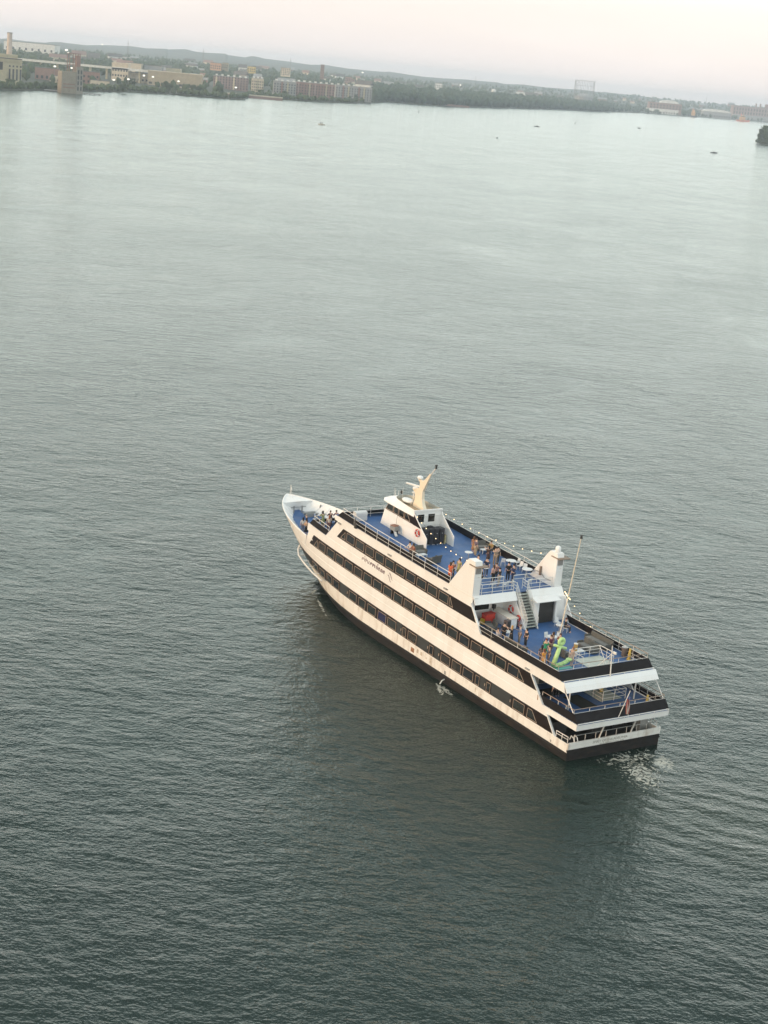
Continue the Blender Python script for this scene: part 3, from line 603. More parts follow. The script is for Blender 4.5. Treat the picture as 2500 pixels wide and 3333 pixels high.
# --- wheelhouse
def wy(z, x=35): return 1.68 + (0.02 * (x - 31)) * (1 if z < 10.5 else .4)
wh = MB()
wh.hexa([(32.9, -1.72, 9.8), (39.0, -1.78, 9.8), (39.0, 1.78, 9.8), (32.9, 1.72, 9.8), (32.9, -1.72, 11.58), (38.5, -1.70, 11.58), (38.5, 1.70, 11.58), (32.9, 1.72, 11.58)])
wh.hexa([(39.0, -1.78, 9.8), (39.9, -1.1, 9.8), (39.9, 1.1, 9.8), (39.0, 1.78, 9.8), (38.5, -1.7, 11.58), (39.3, -1.0, 11.58), (39.3, 1.0, 11.58), (38.5, 1.7, 11.58)])
wh = wh.build('wheelhouse', WHITE, ship, True)
gl = MB(); gl.hexa([(32.9, -1.66, 11.585), (38.45, -1.66, 11.585), (38.45, 1.66, 11.585), (32.9, 1.66, 11.585), (32.9, -1.62, 12.55), (37.9, -1.60, 12.55), (37.9, 1.60, 12.55), (32.9, 1.62, 12.55)])
gl.hexa([(38.45, -1.66, 11.585), (39.2, -1.0, 11.585), (39.2, 1.0, 11.585), (38.45, 1.66, 11.585), (37.9, -1.6, 12.55), (38.6, -.9, 12.55), (38.6, .9, 12.55), (37.9, 1.6, 12.55)])
gl.build('window_strip', GLASSB, wh, True)
for sd in (1, -1):
    def WY(z): return sd * (1.66 - .05 * (z - 11.58))
    for poly in ([(36.9, 11.68), (38.35, 11.68), (37.85, 12.42), (36.9, 12.42)], [(35.9, 11.68), (36.75, 11.68), (36.75, 12.42), (35.9, 12.42)], [(34.8, 11.68), (35.75, 11.68), (35.75, 12.42), (34.8, 12.42)], [(33.55, 11.68), (34.6, 11.68), (34.6, 12.42), (34.2, 12.42)]):
        n = len(poly); mb = MB(); mb.add([(x, WY(z) + sd * .012, z) for x, z in poly] + [(x, WY(z) - sd * .02, z) for x, z in poly], [tuple(range(n)), tuple(range(2 * n - 1, n - 1, -1))] + [(i, n + i, n + (i + 1) % n, (i + 1) % n) for i in range(n)])
        mb.build('side_window', PANE, wh, True)
        fb = MB()
        for i in range(n): a = poly[i]; b_ = poly[(i + 1) % n]; fb.tube((a[0], WY(a[1]) + sd * .03, a[1]), (b_[0], WY(b_[1]) + sd * .03, b_[1]), .028, 4)
        fb.build('window_frame', FRAME, wh, True)
# recessed back wall with two windows; wing plates shelter the alcove behind it
MB().box(32.82, 32.895, -1.66, 1.66, 9.82, 13.0).build('back_wall', WHITE, wh, True)
for y0 in (.45, -.88): MB().box(32.78, 32.83, y0, y0 + .78, 11.8, 12.62).build('back_window', PANE, wh, True)
for sd in (1, -1):
    MB().prism([(30.12, 9.82), (32.895, 9.82), (32.895, 11.58), (31.17, 11.57), (30.12, 10.87)], sd * 1.70 - .035, sd * 1.70 + .035).build('wing_plate', WHITE, wh, True)
    MB().prism([(31.19, 11.585), (32.895, 11.583), (32.895, 12.6), (32.55, 12.6)], sd * 1.69 - .025, sd * 1.69 + .025).build('wing_glass', GLASSB, wh, True)
    MB().prism([(31.1, 11.45), (32.82, 11.45), (32.82, 12.75), (32.6, 12.62)], sd * 1.645 - .015, sd * 1.645 + .015).build('wing_lining', WHITE, wh, True)
    MB().path([(30.12, sd * 1.70, 9.85), (30.12, sd * 1.70, 10.87), (31.17, sd * 1.70, 11.57), (32.6, sd * 1.70, 12.62), (32.85, sd * 1.70, 13.0)], .055, 5).build('wing_edge', WHITE, wh, True)
# roof with sloping brow and recessed top
def ring(pts_o, zo, pts_i, zi, m, name, par, th=.06):
    mb = MB(); n = len(pts_o)
    A = [[(x, y, zo) for x, y in pts_o], [(x, y, zi) for x, y in pts_i]]; B = [[(x, y, zo - th) for x, y in pts_o], [(x, y, zi - th) for x, y in pts_i]]
    mb.gridthick(A, B); return mb.build(name, m, par, True)
po = [(32.75, 1.78), (35, 1.85), (37.4, 1.92), (38.6, 1.85), (39.35, 1.35), (39.65, .55), (39.7, 0), (39.65, -.55), (39.35, -1.35), (38.6, -1.85), (37.4, -1.92), (35, -1.85), (32.75, -1.78)]
pi_ = [(32.85, 1.62), (35, 1.5), (36.6, 1.35), (37.3, 1.15), (37.8, .8), (38.0, .35), (38.02, 0), (38.0, -.35), (37.8, -.8), (37.3, -1.15), (36.6, -1.35), (35, -1.5), (32.85, -1.62)]
ring(po, 12.5, pi_, 13.12, WHITE, 'roof_brow', wh)
mb = MB(); mb.add([(x, y, 13.12) for x, y in pi_] + [(x, y * .97, 12.72) for x, y in pi_], [(i, i + 1, 14 + i, 13 + i) for i in range(12)]); mb.build('roof_coaming', mat('grey_coaming', (.42, .41, .37), .7, var=.15), wh, True)
mb = MB(); mb.poly([(x, y * .97, 12.74) for x, y in pi_]); mb.build('roof_deck', ROOFT, wh, True)
mb = MB(); mb.poly([(x, y * 1.0, 12.45) for x, y in po]); mb.build('roof_soffit', WHITE, wh, True)
MB().box(32.72, 32.86, -1.8, 1.8, 12.98, 13.14).build('roof_edge', WHITE, wh, True)
MB().lathe([(.42, 0), (.62, .06), (.66, .18), (.58, .30), (.3, .36)], (36.3, .35, 12.9), 10, 1.2, .8).build('life_raft', WHITE, wh, True)
mb = MB(); mb.tube((36.6, -.55, 12.75), (36.6, -.55, 13.75), .07, 8); mb.lathe([(.2, 0), (.22, .06), (.1, .12)], (36.6, -.55, 13.75), 10); mb.build('antenna_post', RAILM, wh, True)
mb = MB()
for x, y, h_ in ((38.1, .9, 1.1), (37.6, .2, 1.25), (38.5, .5, .75), (39.0, -.2, .5)): mb.tube((x, y, 12.75), (x, y, 12.8 + h_), .018, 4)
mb.build('whip_antenna', RAILM, wh, True)
MB().lathe([(.12, 0), (.14, .1), (.14, .3), (.1, .36)], (38.7, -.4, 13.0), 8).build('search_light', DARKM, wh, True)
# mast
mp_ = [(33.25, 12.74), (35.5, 12.74), (35.35, 13.2), (35.2, 13.7), (35.4, 14.2), (35.85, 14.45), (35.8, 14.58), (34.75, 14.85), (34.62, 15.2), (34.7, 15.55), (35.0, 15.72), (34.95, 15.82), (34.2, 15.80), (33.8, 16.08), (33.05, 16.95), (32.80, 16.98), (33.35, 15.95), (34.0, 14.7), (33.98, 13.9), (33.7, 13.3)]
ms = MB(); n = len(mp_); ww = lambda z: .22 - .035 * (z - 12.7)
ms.add([(x, ww(z), z) for x, z in mp_] + [(x, -ww(z), z) for x, z in mp_], [tuple(range(n)), tuple(range(2 * n - 1, n - 1, -1))] + [(i, n + i, n + (i + 1) % n, (i + 1) % n) for i in range(n)])
ms = ms.build('mast', MASTM, ship, True)
MB().tube((32.9, 0, 16.9), (32.17, 0, 17.75), .06, 6).build('mast_pole', RAILM, ms, True)
mb = MB(); mb.lathe([(.1, 0), (.13, .05), (.13, .12), (.09, .14), (.09, .26), (.14, .28), (.14, .4)], (32.15, 0, 17.72), 8); mb.build('mast_light', DARKM, ms, True)
mb = MB(); mb.lathe([(.25, 0), (.3, .1), (.25, .25)], (35.55, 0, 14.52), 10); mb.build('radar_pedestal', WHITE, ms, True)
MB().hexa([(36.65, .55, 14.82), (36.75, .40, 14.82), (34.75, -.55, 14.82), (34.65, -.40, 14.82), (36.65, .55, 14.97), (36.75, .40, 14.97), (34.75, -.55, 14.97), (34.65, -.40, 14.97)]).build('radar_bar', WHITE, ms, True)
MB().lathe([(.2, 0), (.3, .08), (.32, .2), (.25, .32), (.1, .38)], (34.85, 0, 15.8), 12).build('radar_dome', WHITE, ms, True, True)
MB().tube((33.0, .5, 16.95), (32.9, -.5, 16.95), .025, 4).build('yard_arm', RAILM, ms, True)
mb = MB(); mb.tube((32.95, -.45, 16.95), (33.2, -1.4, 13.1), .012, 3); mb.tube((32.2, 0, 17.7), (20.0, -4.9, 13.3), .008, 3); mb.build('halyard', GREYM, ms, True)
mb = MB(); mb.tube((35.6, .4, 12.78), (35.2, .3, 13.9), .03, 4); mb.tube((35.6, -.4, 12.78), (35.2, -.3, 13.9), .03, 4); mb.build('mast_brace', MASTM, ms, True)
# side lamp hung over the port panel, gangway bracket beside the wheelhouse
MB().path([(38.6, 5.25, 10.6), (38.2, 5.5, 10.65), (38.0, 5.52, 10.2)], .05, 5).build('lamp_bracket', DARKM, ship, True)
MB().box(37.8, 38.15, 5.42, 5.62, 9.8, 10.2).build('side_lamp', DARKM, ship, True)
# aft mast light staff on the third deck, and stern staff
fs = MB(); fs.tube((11.7, -1.99, 6.76), (10.35, -2.0, 17.0), .075, 8, .04); fs = fs.build('light_staff', MASTM, ship, True)
MB().lathe([(.1, 0), (.14, .03), (.14, .1), (.1, .12), (.1, .28), (.15, .3), (.15, .36)], (10.33, -2.0, 16.95), 8).build('staff_light', DARKM, fs, True)
ss = MB(); ss.tube((1.55, .1, 6.8), (1.75, .15, 9.75), .06, 8, .04); ss = ss.build('stern_light_staff', RAILM, ship, True)
mb = MB(); mb.lathe([(.1, 0), (.13, .1), (.05, .2)], (1.76, .15, 9.72), 8); mb.build('staff_light', DARKM, ss, True)
MB().box(1.3, 1.7, -.1, .05, 8.95, 9.15).build('staff_lamp', RAILM, ss, True)
mb = MB(); mb.tube((1.72, .15, 8.9), (2.65, .75, 7.5), .025, 4); mb.tube((1.72, .15, 8.9), (2.65, -.45, 7.5), .025, 4); mb.build('staff_stay', RAILM, ss, True)
es = MB(); es.tube((-.85, .66, 3.9), (-1.25, .05, 6.5), .035, 6); es.tube((-.85, -.5, 3.75), (-1.1, .1, 5.5), .02, 4); es.build('ensign_staff', RAILM, ship, True)
# pilot sign board and red reel
MB().path([(19.4, 5.40, .45), (19.3, 5.75, .40), (19.2, 6.05, .12)], .06, 6).build('discharge_jet', mat('white_water', (.75, .75, .7), .3), ship)
# ================================================================ people
SKIN = [mat('skin_light', (0.62, 0.40, 0.30), .6), mat('skin_tan', (0.45, 0.27, 0.18), .6), mat('skin_brown', (0.22, 0.12, 0.075), .6)]
def cloth(c):
    return mat('cloth_%d_%d_%d' % tuple(int(v * 100) for v in c), c, .85, var=.12, vscale=6)
def skinmesh(name, verts, edges, root=0, sub=1):
    me = bpy.data.meshes.new(name); me.from_pydata([v[:3] for v in verts], edges, []); o = bpy.data.objects.new(name, me); col.objects.link(o)
    md = o.modifiers.new('skin', 'SKIN'); md.use_smooth_shade = True
    for sv, v in zip(me.skin_vertices[0].data, verts):
        r = v[3]; sv.radius = r if isinstance(r, tuple) else (r, r)
    me.skin_vertices[0].data[root].use_root = True
    sb = o.modifiers.new('sub', 'SUBSURF'); sb.levels = sub; sb.render_levels = sub
    dg = bpy.context.evaluated_depsgraph_get(); out = bpy.data.meshes.new_from_object(o.evaluated_get(dg)); out.name = name
    bpy.data.objects.remove(o); bpy.data.meshes.remove(me)
    out.materials.clear(); out.materials.append(WHITE)
    for p in out.polygons: p.use_smooth = True
    return out
POSES = {}
def make_pose(key, elbow, wrist, pel=(0, .92), lean=0.0, knee=((.02, .48), (.02, .48)), ank=((0, .08), (0, .08)), spread=.1):
    px, pz = pel
    V = []; E = []
    def add(p, r, par=None):
        V.append((*p, r)); i = len(V) - 1
        if par is not None: E.append((par, i))
        return i
    def T(h): return (px + lean * h, pz + h)
    pelv = add((px, 0, pz), (.115, .15)); x1, z1 = T(.22); sp = add((x1, 0, z1), (.10, .125), pelv); x2, z2 = T(.42); ch = add((x2, 0, z2), (.11, .15), sp)
    x3, z3 = T(.56); nk = add((x3 + .01, 0, z3), .055, ch); hb = add((x3 + .03, 0, z3 + .10), (.075, .068), nk); ns = add((x3 + .115, 0, z3 + .10), .016, hb); ht = add((x3 + .025, 0, z3 + .20), (.085, .075), hb)
    arms = []
    for sd, el, wr in ((1, elbow[0], wrist[0]), (-1, elbow[1], wrist[1])):
        xs, zs = T(.48); sh = add((xs, sd * .19, zs), .052, ch); e = add((x2 + el[0], sd * el[1], pz + el[2]), .04, sh); w_ = add((x2 + wr[0], sd * wr[1], pz + wr[2]), .028, e)
        d = (Vector((wr[0], sd * wr[1], wr[2])) - Vector((el[0], sd * el[1], el[2]))).normalized(); w0 = Vector(V[w_][:3]); side = d.cross(Vector((0, 0, 1)));
        if side.length < .1: side = Vector((1, 0, 0))
        side.normalize(); pm = add(tuple(w0 + d * .07), (.032, .022), w_); arms.append((sh, e, w_))
        for k, ln in enumerate((.065, .08, .075, .055)):
            b0 = Vector(V[pm][:3]) + side * (.024 * (k - 1.5)) + d * .02; f0 = add(tuple(b0 + d * ln * .5), .0085, pm); add(tuple(b0 + d * ln + Vector((.012, 0, -.012))), .0075, f0)
        th = add(tuple(w0 + d * .05 + side * .045), .010, pm); add(tuple(w0 + d * .085 + side * .06), .009, th)
    legs = []
    for sd, kn, an in ((1, knee[0], ank[0]), (-1, knee[1], ank[1])):
        hp = add((px, sd * .09, pz - .05), .085, pelv); k_ = add((px + kn[0], sd * spread, kn[1]), .058, hp); cf = add((px + kn[0] + (an[0] - kn[0]) * .35, sd * spread, kn[1] + (an[1] - kn[1]) * .35), .056, k_); a_ = add((px + an[0], sd * spread, an[1]), .038, cf); add((px + an[0] + .15, sd * (spread + .02), .035), .033, a_); legs.append((hp, k_, cf, a_))
    body = skinmesh('body', V, E)
    def grown(idx, g): return [(*V[i][:3], (V[i][3][0] + g, V[i][3][1] + g) if isinstance(V[i][3], tuple) else V[i][3] + g) for i in idx]
    ids = [pelv, sp, ch] + [i for a in arms for i in a[:2]]
    sv = grown(ids, .022); sv[0] = (*sv[0][:2], sv[0][2] + .02, sv[0][3]); top = skinmesh('shirt', sv, [(0, 1), (1, 2), (2, 3), (3, 4), (2, 5), (5, 6)])
    ids = [pelv] + [i for l in legs for i in l]; tv = grown(ids, .02); trs = skinmesh('trousers', tv, [(0, 1), (1, 2), (2, 3), (3, 4), (0, 5), (5, 6), (6, 7), (7, 8)])
    mb = MB()
    if pz > .7: mb.lathe([(.15, pz - .46 - pz + 0.0 + pz - .0 if False else .40), (.22, .42), (.20, .62), (.17, pz - .02), (.125, pz + .2)][1:], (px, 0, 0), 14, .85, 1.0)
    else: mb.lathe([(.22, pz - .1), (.2, pz + .02), (.13, pz + .2)], (px + .1, 0, 0), 12, 1.4, 1.1)
    skirt = mb.mesh('skirt', WHITE, smooth=True)
    hx, hz = x3 + .02, z3 + .17
    hs_ = MB(); hs_.lathe([(.10, -.02), (.108, .04), (.095, .09), (.05, .125), (.01, .13)], (hx - .012, 0, hz), 12, 1.05, .92); short = hs_.mesh('hair', WHITE, smooth=True)
    hl = MB(); hl.lathe([(.05, -.34), (.09, -.24), (.10, -.1), (.112, .02), (.10, .09), (.05, .13), (.01, .135)], (hx - .035, 0, hz), 12, .95, 1.0); lng = hl.mesh('hair', WHITE, smooth=True)
    POSES[key] = dict(body=body, top=top, trs=trs, skirt=skirt, short=short, lng=lng)
dn = (-.02, .25, .24); dw = (.05, .27, 0.0)
make_pose('stand', (dn, dn), (dw, dw)); make_pose('drink', (dn, (.02, .25, .22)), (dw, (.24, .16, .30)))
make_pose('walk', (dn, dn), ((.12, .27, .02), (-.06, .27, .02)), knee=((.16, .49), (-.06, .48)), ank=((.18, .08), (-.22, .10)))
make_pose('lean', ((.22, .22, .22), (.22, .22, .22)), ((.42, .12, .24), (.42, .12, .24)), lean=.28)
make_pose('raise', ((.2, .26, .44), (.2, .26, .42)), ((.36, .12, .55), (.40, .10, .50)))
make_pose('sit', ((.06, .24, .18), (.06, .24, .18)), ((.30, .14, .08), (.30, .14, .08)), pel=(0, .52), knee=((.44, .52), (.44, .52)), ank=((.42, .08), (.42, .08)))
def setm(o, m):
    o.material_slots[0].link = 'OBJECT'; o.material_slots[0].material = m
EYE = MB().ball((0, 0, 0), .012, 6, 4).mesh('eye', DARKM)
def person(x, y, z, face, pose, topc, botc, hairc, label, group, dress=False, long_=False, s=1.0, skin=0):
    """face: heading in the ship's frame, 0 = towards the bow"""
    P = POSES[pose]; o = empty('person', (0, 0, 0), 0, label, 'person', group); ondeck(o, x, y, z, face); o.scale = (s * 1.08, s * 1.08, s * 1.04)
    def ch(n, me, m): c = link(n, me, o); setm(c, m); return c
    ch('body', P['body'], SKIN[skin]); ch('hair', P['lng'] if long_ else P['short'], cloth(hairc)); ch('shirt', P['top'], cloth(topc))
    if dress: ch('skirt', P['skirt'], cloth(botc))
    else: ch('trousers', P['trs'], cloth(botc))
    return o
D4, D3, D2, FD = 9.81, 6.75, 3.75, 4.04
BK = (.02, .018, .018); BR = (.06, .035, .02); NAVY = (.02, .03, .07); KH = (.42, .33, .22); WHT = (.65, .62, .58); GRY = (.2, .2, .21)
g4 = 'guests on the sun deck'; g3 = 'guests on the aft third deck'; g2 = 'guests at the bow'
H = math.pi
person(27.0, -2.35, D4, -1.6, 'stand', (.16, .12, .15), KH, BR, 'man in dusky top and beige trousers by the rear guard rail', g4, s=1.04)
person(27.75, -2.6, D4, -1.2, 'stand', (.32, .16, .09), (.36, .19, .10), (.12, .06, .03), 'woman in long rust dress standing beside the beige trousered man', g4, True, True)
person(24.8, -2.4, D4, .4, 'raise', (.09, .05, .04), (.07, .04, .04), BK, 'woman in dark brown dress reaching out bare arms while dancing', g4, True, True)
person(23.95, -2.65, D4, 2.6, 'raise', (.35, .27, .20), (.30, .22, .15), BK, 'tall man in khaki shirt dancing near the far railing', g4, s=1.06)
person(24.3, -3.2, D4, 3.0, 'stand', (.10, .09, .08), (.08, .07, .06), BK, 'guest in dark brown standing behind the dancers', g4)
person(21.4, .25, D4, 2.2, 'drink', NAVY, (.03, .035, .06), BK, 'man in dark suit half hidden behind the near exhaust stack', g4, s=1.05)
person(22.6, .45, D4, 1.4, 'stand', (.05, .04, .05), BK, BK, 'dark haired guest whose head shows above the near stack', g4)
person(19.45, .8, D4, .2, 'drink', (.60, .36, .30), BK, BR, 'woman in pink blouse and black trousers near the stair rail', g4, long_=True)
person(18.5, .75, D4, .5, 'stand', (.035, .03, .03), (.45, .38, .30), BK, 'man in black jacket and khaki trousers at the stair rail', g4, s=1.02)
person(19.9, .15, D4, 2.9, 'drink', (.30, .12, .12), BK, BR, 'guest in red top facing the pink blouse woman', g4)
person(19.5, -1.05, D4, -.3, 'stand', BK, BK, BK, 'man in black suit standing in the middle of the sun deck', g4, s=1.08)
person(18.75, -1.12, D4, .3, 'drink', (.03, .045, .11), (.03, .04, .09), BK, 'man in navy blue suit next to the man in black', g4, s=1.08)
person(20.1, 1.7, D4, 1.0, 'sit', (.04, .035, .03), (.06, .05, .04), BK, 'seated guest in black beside the near exhaust stack', g4)
person(21.35, 4.65, D4, -1.4, 'stand', (.60, .13, .05), (.60, .13, .05), BR, 'woman in bright orange red dress at the port rail', g4, True, True)
person(21.6, 4.2, D4, 2.8, 'drink', (.28, .10, .06), BK, BK, 'dark haired woman facing the orange dressed one', g4, False, True)
person(22.1, 3.1, D4, 1.9, 'stand', (.38, .34, .14), (.38, .34, .14), BK, 'woman in olive yellow dress near the near stack', g4, True, True)
person(27.95, 5.02, D4, 1.57, 'lean', WHT, (.10, .08, .08), BK, 'person in white shirt leaning on the port rail', g4)
person(27.35, 4.98, D4, 1.4, 'lean', (.40, .15, .09), (.06, .05, .05), BK, 'person in rusty red top leaning on the port rail', g4, long_=True, skin=1)
person(27.2, -4.45, D4, 1.9, 'sit', (.45, .28, .10), (.12, .10, .08), BR, 'seated guest in mustard top on the far side sofa', g4)
person(12.2, 4.35, D3, -.6, 'drink', BK, BK, BK, 'man all in black standing at the port rail of the aft deck', g3, s=1.06)
person(12.35, 4.95, D3, -1.5, 'sit', (.45, .46, .52), (.3, .3, .36), BR, 'seated person in pale blue beside the man in black', g3)
person(11.5, 4.0, D3, .5, 'raise', BK, BK, (.50, .30, .12), 'blonde woman in short black dress with hands at her hair', g3, True, True)
person(11.3, 3.15, D3, 1.2, 'drink', (.24, .26, .34), (.30, .23, .17), (.16, .07, .04), 'man in slate blue shirt and tan shorts talking to the blonde woman', g3, s=1.04)
person(10.5, 3.0, D3, 1.5, 'stand', (.03, .03, .03), (.03, .03, .03), BK, 'guest in black at the end of the near sofa', g3, False, True)
person(8.05, 2.0, D3, .3, 'stand', (.13, .03, .05), (.22, .16, .13), BR, 'man in maroon shirt behind the green anchor', g3, s=1.05)
person(8.85, 1.15, D3, .6, 'stand', (.38, .24, .17), (.25, .20, .17), BR, 'woman in tan top close to the round white table', g3, long_=True)
person(8.3, .75, D3, 2.4, 'drink', (.22, .12, .09), (.20, .15, .12), (.09, .04, .03), 'red haired guest just behind the anchor ring', g3, long_=True)
person(7.6, 2.95, D3, 2.0, 'stand', (.02, .26, .13), (.02, .24, .12), (.16, .04, .02), 'woman in emerald green dress with red hair', g3, True, True)
person(6.3, 4.4, D3, -.9, 'stand', (.10, .08, .08), (.10, .08, .09), BK, 'dark haired guest between the green and orange dresses', g3, False, True)
person(5.5, 4.75, D3, .2, 'drink', (.70, .30, .06), (.62, .30, .09), (.14, .05, .03), 'woman in orange dress at the aft port corner', g3, True, True)
person(6.0, 3.75, D3, 1.2, 'stand', (.20, .15, .14), (.16, .12, .12), BR, 'man in brown standing by the foot of the anchor', g3)
person(5.0, 1.85, D3, 1.5, 'stand', (.45, .33, .28), (.42, .34, .30), (.30, .14, .08), 'woman in long pale floral dress beside the anchor', g3, True, True)
person(12.6, -3.35, D3, -2.5, 'sit', BK, (.05, .05, .06), (.10, .04, .03), 'seated man in black on a white chair by the far rail', g3)
person(53.7, 2.35, FD, .8, 'stand', BK, BK, (.30, .26, .22), 'person in black with light cap on the foredeck', g2)
person(52.9, 3.25, FD, -.2, 'stand', (.60, .57, .55), (.20, .18, .2), BK, 'woman in white top on the foredeck near the port bulwark', g2, False, True)
person(52.0, 3.3, FD, 2.4, 'drink', (.50, .32, .20), BK, BR, 'woman in tan top and black skirt on the foredeck', g2, True, True)
person(47.0, 4.15, 6.8, 0.1, 'lean', (.22, .27, .12), (.2, .24, .12), BK, 'woman in sage green leaning on the bow terrace rail', g2, True, True)
person(46.95, 3.2, 6.8, 0.0, 'lean', (.05, .03, .035), (.05, .04, .05), BK, 'person in black in the middle of the bow terrace rail', g2)
person(46.9, 2.45, 6.8, 0.1, 'lean', (.14, .03, .07), (.06, .04, .05), BK, 'person in plum top at the far end of the bow terrace rail', g2)
person(45.6, 4.2, 6.8, -.5, 'drink', (.66, .58, .50), (.16, .08, .08), (.32, .12, .05), 'red haired woman in cream shirt on the bow terrace', g2, False, True)
person(5.8, 2.6, D2, 2.8, 'sit', (.35, .03, .03), BK, BR, 'guest in red seated under the second deck awning', 'guests under the awning')
person(5.0, 3.6, D2, .8, 'stand', (.25, .24, .24), BK, BK, 'guest in grey standing under the second deck awning', 'guests under the awning')
# ================================================================ furniture
WICK = mat('grey_wicker', (0.115, 0.112, 0.10), .8, var=.2, vscale=8, bump=.4, bscale=30)
CUSH = mat('grey_cushion', (0.20, 0.195, 0.18), .9, var=.12, vscale=4)
PLAS = mat('white_plastic', (0.66, 0.67, 0.67), .45)
def sofa_mesh(L_):
    o = empty('sofa'); d = .8
    MB().box(-d / 2, d / 2, -L_ / 2, L_ / 2, .06, .30).build('base', WICK, o)
    n = max(1, round(L_ / .75))
    for i in range(n): MB().box(-d / 2 + .16, d / 2 + .02, -L_ / 2 + .1 + (L_ - .2) * i / n + .01, -L_ / 2 + .1 + (L_ - .2) * (i + 1) / n - .01, .303, .44).build('seat_cushion', CUSH, o)
    MB().hexa([(-d / 2, -L_ / 2, .30), (-d / 2 + .16, -L_ / 2, .30), (-d / 2 + .16, L_ / 2, .30), (-d / 2, L_ / 2, .30), (-d / 2 - .12, -L_ / 2, .85), (-d / 2 - .02, -L_ / 2, .85), (-d / 2 - .02, L_ / 2, .85), (-d / 2 - .12, L_ / 2, .85)]).build('backrest', WICK, o)
    for sd in (1, -1): MB().box(-d / 2 + .165, d / 2, sd * (L_ / 2) - .05, sd * (L_ / 2) + .05, .303, .60).build('arm', WICK, o)
    return o
def put_sofa(x, y, z, rz, L_, label):
    o = sofa_mesh(L_); ondeck(o, x, y, z, rz); tag(o, label, 'sofa', 'grey sofas on the open decks')
put_sofa(28.85, 3.35, D4, H * .98, 1.35, 'grey sofa beside the wheelhouse corner with its back to it')
put_sofa(26.25, 3.3, D4, .2, 1.35, 'grey sofa standing alone on the port side of the sun deck')
put_sofa(28.55, -4.25, D4, H, 1.5, 'grey sofa by the far rail behind the man in beige trousers')
put_sofa(8.6, -4.25, D3, 1.57, 3.2, 'long grey sofa along the starboard rail of the aft deck')
put_sofa(7.8, -2.35, D3, 1.57, 2.3, 'grey sofa facing away from the starboard rail sofa')
put_sofa(7.2, 1.0, D3, H + 1.57, 1.3, 'grey sofa half hidden behind the green anchor')
put_sofa(10.2, 4.3, D3, -1.57, 2.4, 'grey sofa with its back to the port rail of the aft deck')
put_sofa(15.3, 3.6, D3, 1.2, 1.5, 'dark grey sofa under the sun deck overhang')
def low_table(x, y, z, rz, label):
    o = empty('coffee_table', (0, 0, 0), 0, label, 'table', 'low tables'); ondeck(o, x, y, z, rz)
    MB().box(-.3, .3, -.62, .62, .38, .43).build('table_top', PLAS, o)
    for a in (-.25, .25):
        for b_ in (-.55, .55): MB().box(a - .03, a + .03, b_ - .03, b_ + .03, 0, .38).build('leg', PLAS, o)
low_table(27.75, 3.85, D4, .1, 'low white table in front of the sofa by the wheelhouse')
low_table(27.5, -4.05, D4, 0, 'low white table in front of the far rail sofa')
low_table(7.05, -.55, D3, 0, 'low white table between the anchor and the stair opening')
def round_table(x, y, z, h, r, label):
    o = empty('round_table', (0, 0, 0), 0, label, 'table', 'round white tables'); ondeck(o, x, y, z, 0)
    MB().lathe([(r, h - .03), (r, h), (r * .97, h + .012)], n=20).build('table_top', PLAS, o)
    MB().lathe([(.035, .03), (.035, h - .03)], n=8).build('post', STEEL, o); MB().lathe([(.24, 0), (.22, .02), (.05, .035)], n=14).build('base', STEEL, o)
round_table(22.9, -3.9, D4, .74, .55, 'round white table at the far rail of the sun deck')
round_table(20.2, -3.95, D4, .74, .55, 'round white table next to the far exhaust stack')
round_table(20.9, .75, D4, 1.05, .32, 'small high table behind the near exhaust stack')
round_table(25.55, -.45, D4, 1.05, .42, 'small high table on the open middle of the sun deck')
round_table(22.3, 3.75, D4, .74, .45, 'round white table between the orange and olive dresses')
round_table(10.3, .05, D3, .74, .5, 'round white table in the middle of the aft deck')
round_table(12.7, -2.7, D3, .74, .4, 'round white table left of the light staff')
round_table(12.7, 3.55, D3, .74, .42, 'round white table beside the man in black')
round_table(52.9, 1.4, FD, .74, .42, 'round pale table on the foredeck')
_c = empty('plastic_chair')
MB().box(-.21, .21, -.22, .22, .42, .46).build('seat', PLAS, _c)
MB().hexa([(-.22, -.21, .46), (-.18, -.21, .46), (-.18, .21, .46), (-.22, .21, .46), (-.32, -.2, .86), (-.28, -.2, .86), (-.28, .2, .86), (-.32, .2, .86)]).build('backrest', PLAS, _c)
for a in (-.19, .19):
    for b_ in (-.2, .2): MB().tube((a * 1.1, b_ * 1.1, 0), (a, b_, .42), .02, 6).build('leg', PLAS, _c)
reg(_c); first = True
for x, y, z, rz, lb in [(23.6, -3.45, D4, -.6, 'white chair at the far rail table, nearer the bow'), (22.0, -4.4, D4, 1.8, 'white chair between the two far rail tables'), (21.2, -4.4, D4, 2.3, 'white chair nearest the far exhaust stack'), (23.0, -4.75, D4, 1.57, 'white chair against the far rail behind the round table'),
                        (10.95, .1, D3, H, 'white chair on the bow side of the aft deck round table'), (10.5, -.8, D3, 2.2, 'white chair beside the foot of the light staff'), (9.8, .7, D3, .6, 'white chair on the stern side of the aft deck round table'), (12.5, -3.3, D3, -2.5, 'white chair the seated man in black sits on'), (14.0, -3.55, D3, H, 'white chair in front of the dark doorway post'), (12.2, 3.95, D3, 1.2, 'white chair beside the seated person in pale blue'),
                        (18.0, 1.9, D4, .3, 'white chair inside the aft rail, port of the stairs'), (17.6, .6, D4, .3, 'white chair inside the aft rail, close to the stairs'), (17.6, -2.2, D4, .2, 'white chair inside the aft rail, starboard of the stairs'), (54.6, .6, FD, H, 'white chair on the foredeck by the windlass')]:
    o = _c if first else clone(_c); first = False
    ondeck(o, x, y, z, rz); tag(o, lb, 'chair', 'white deck chairs')
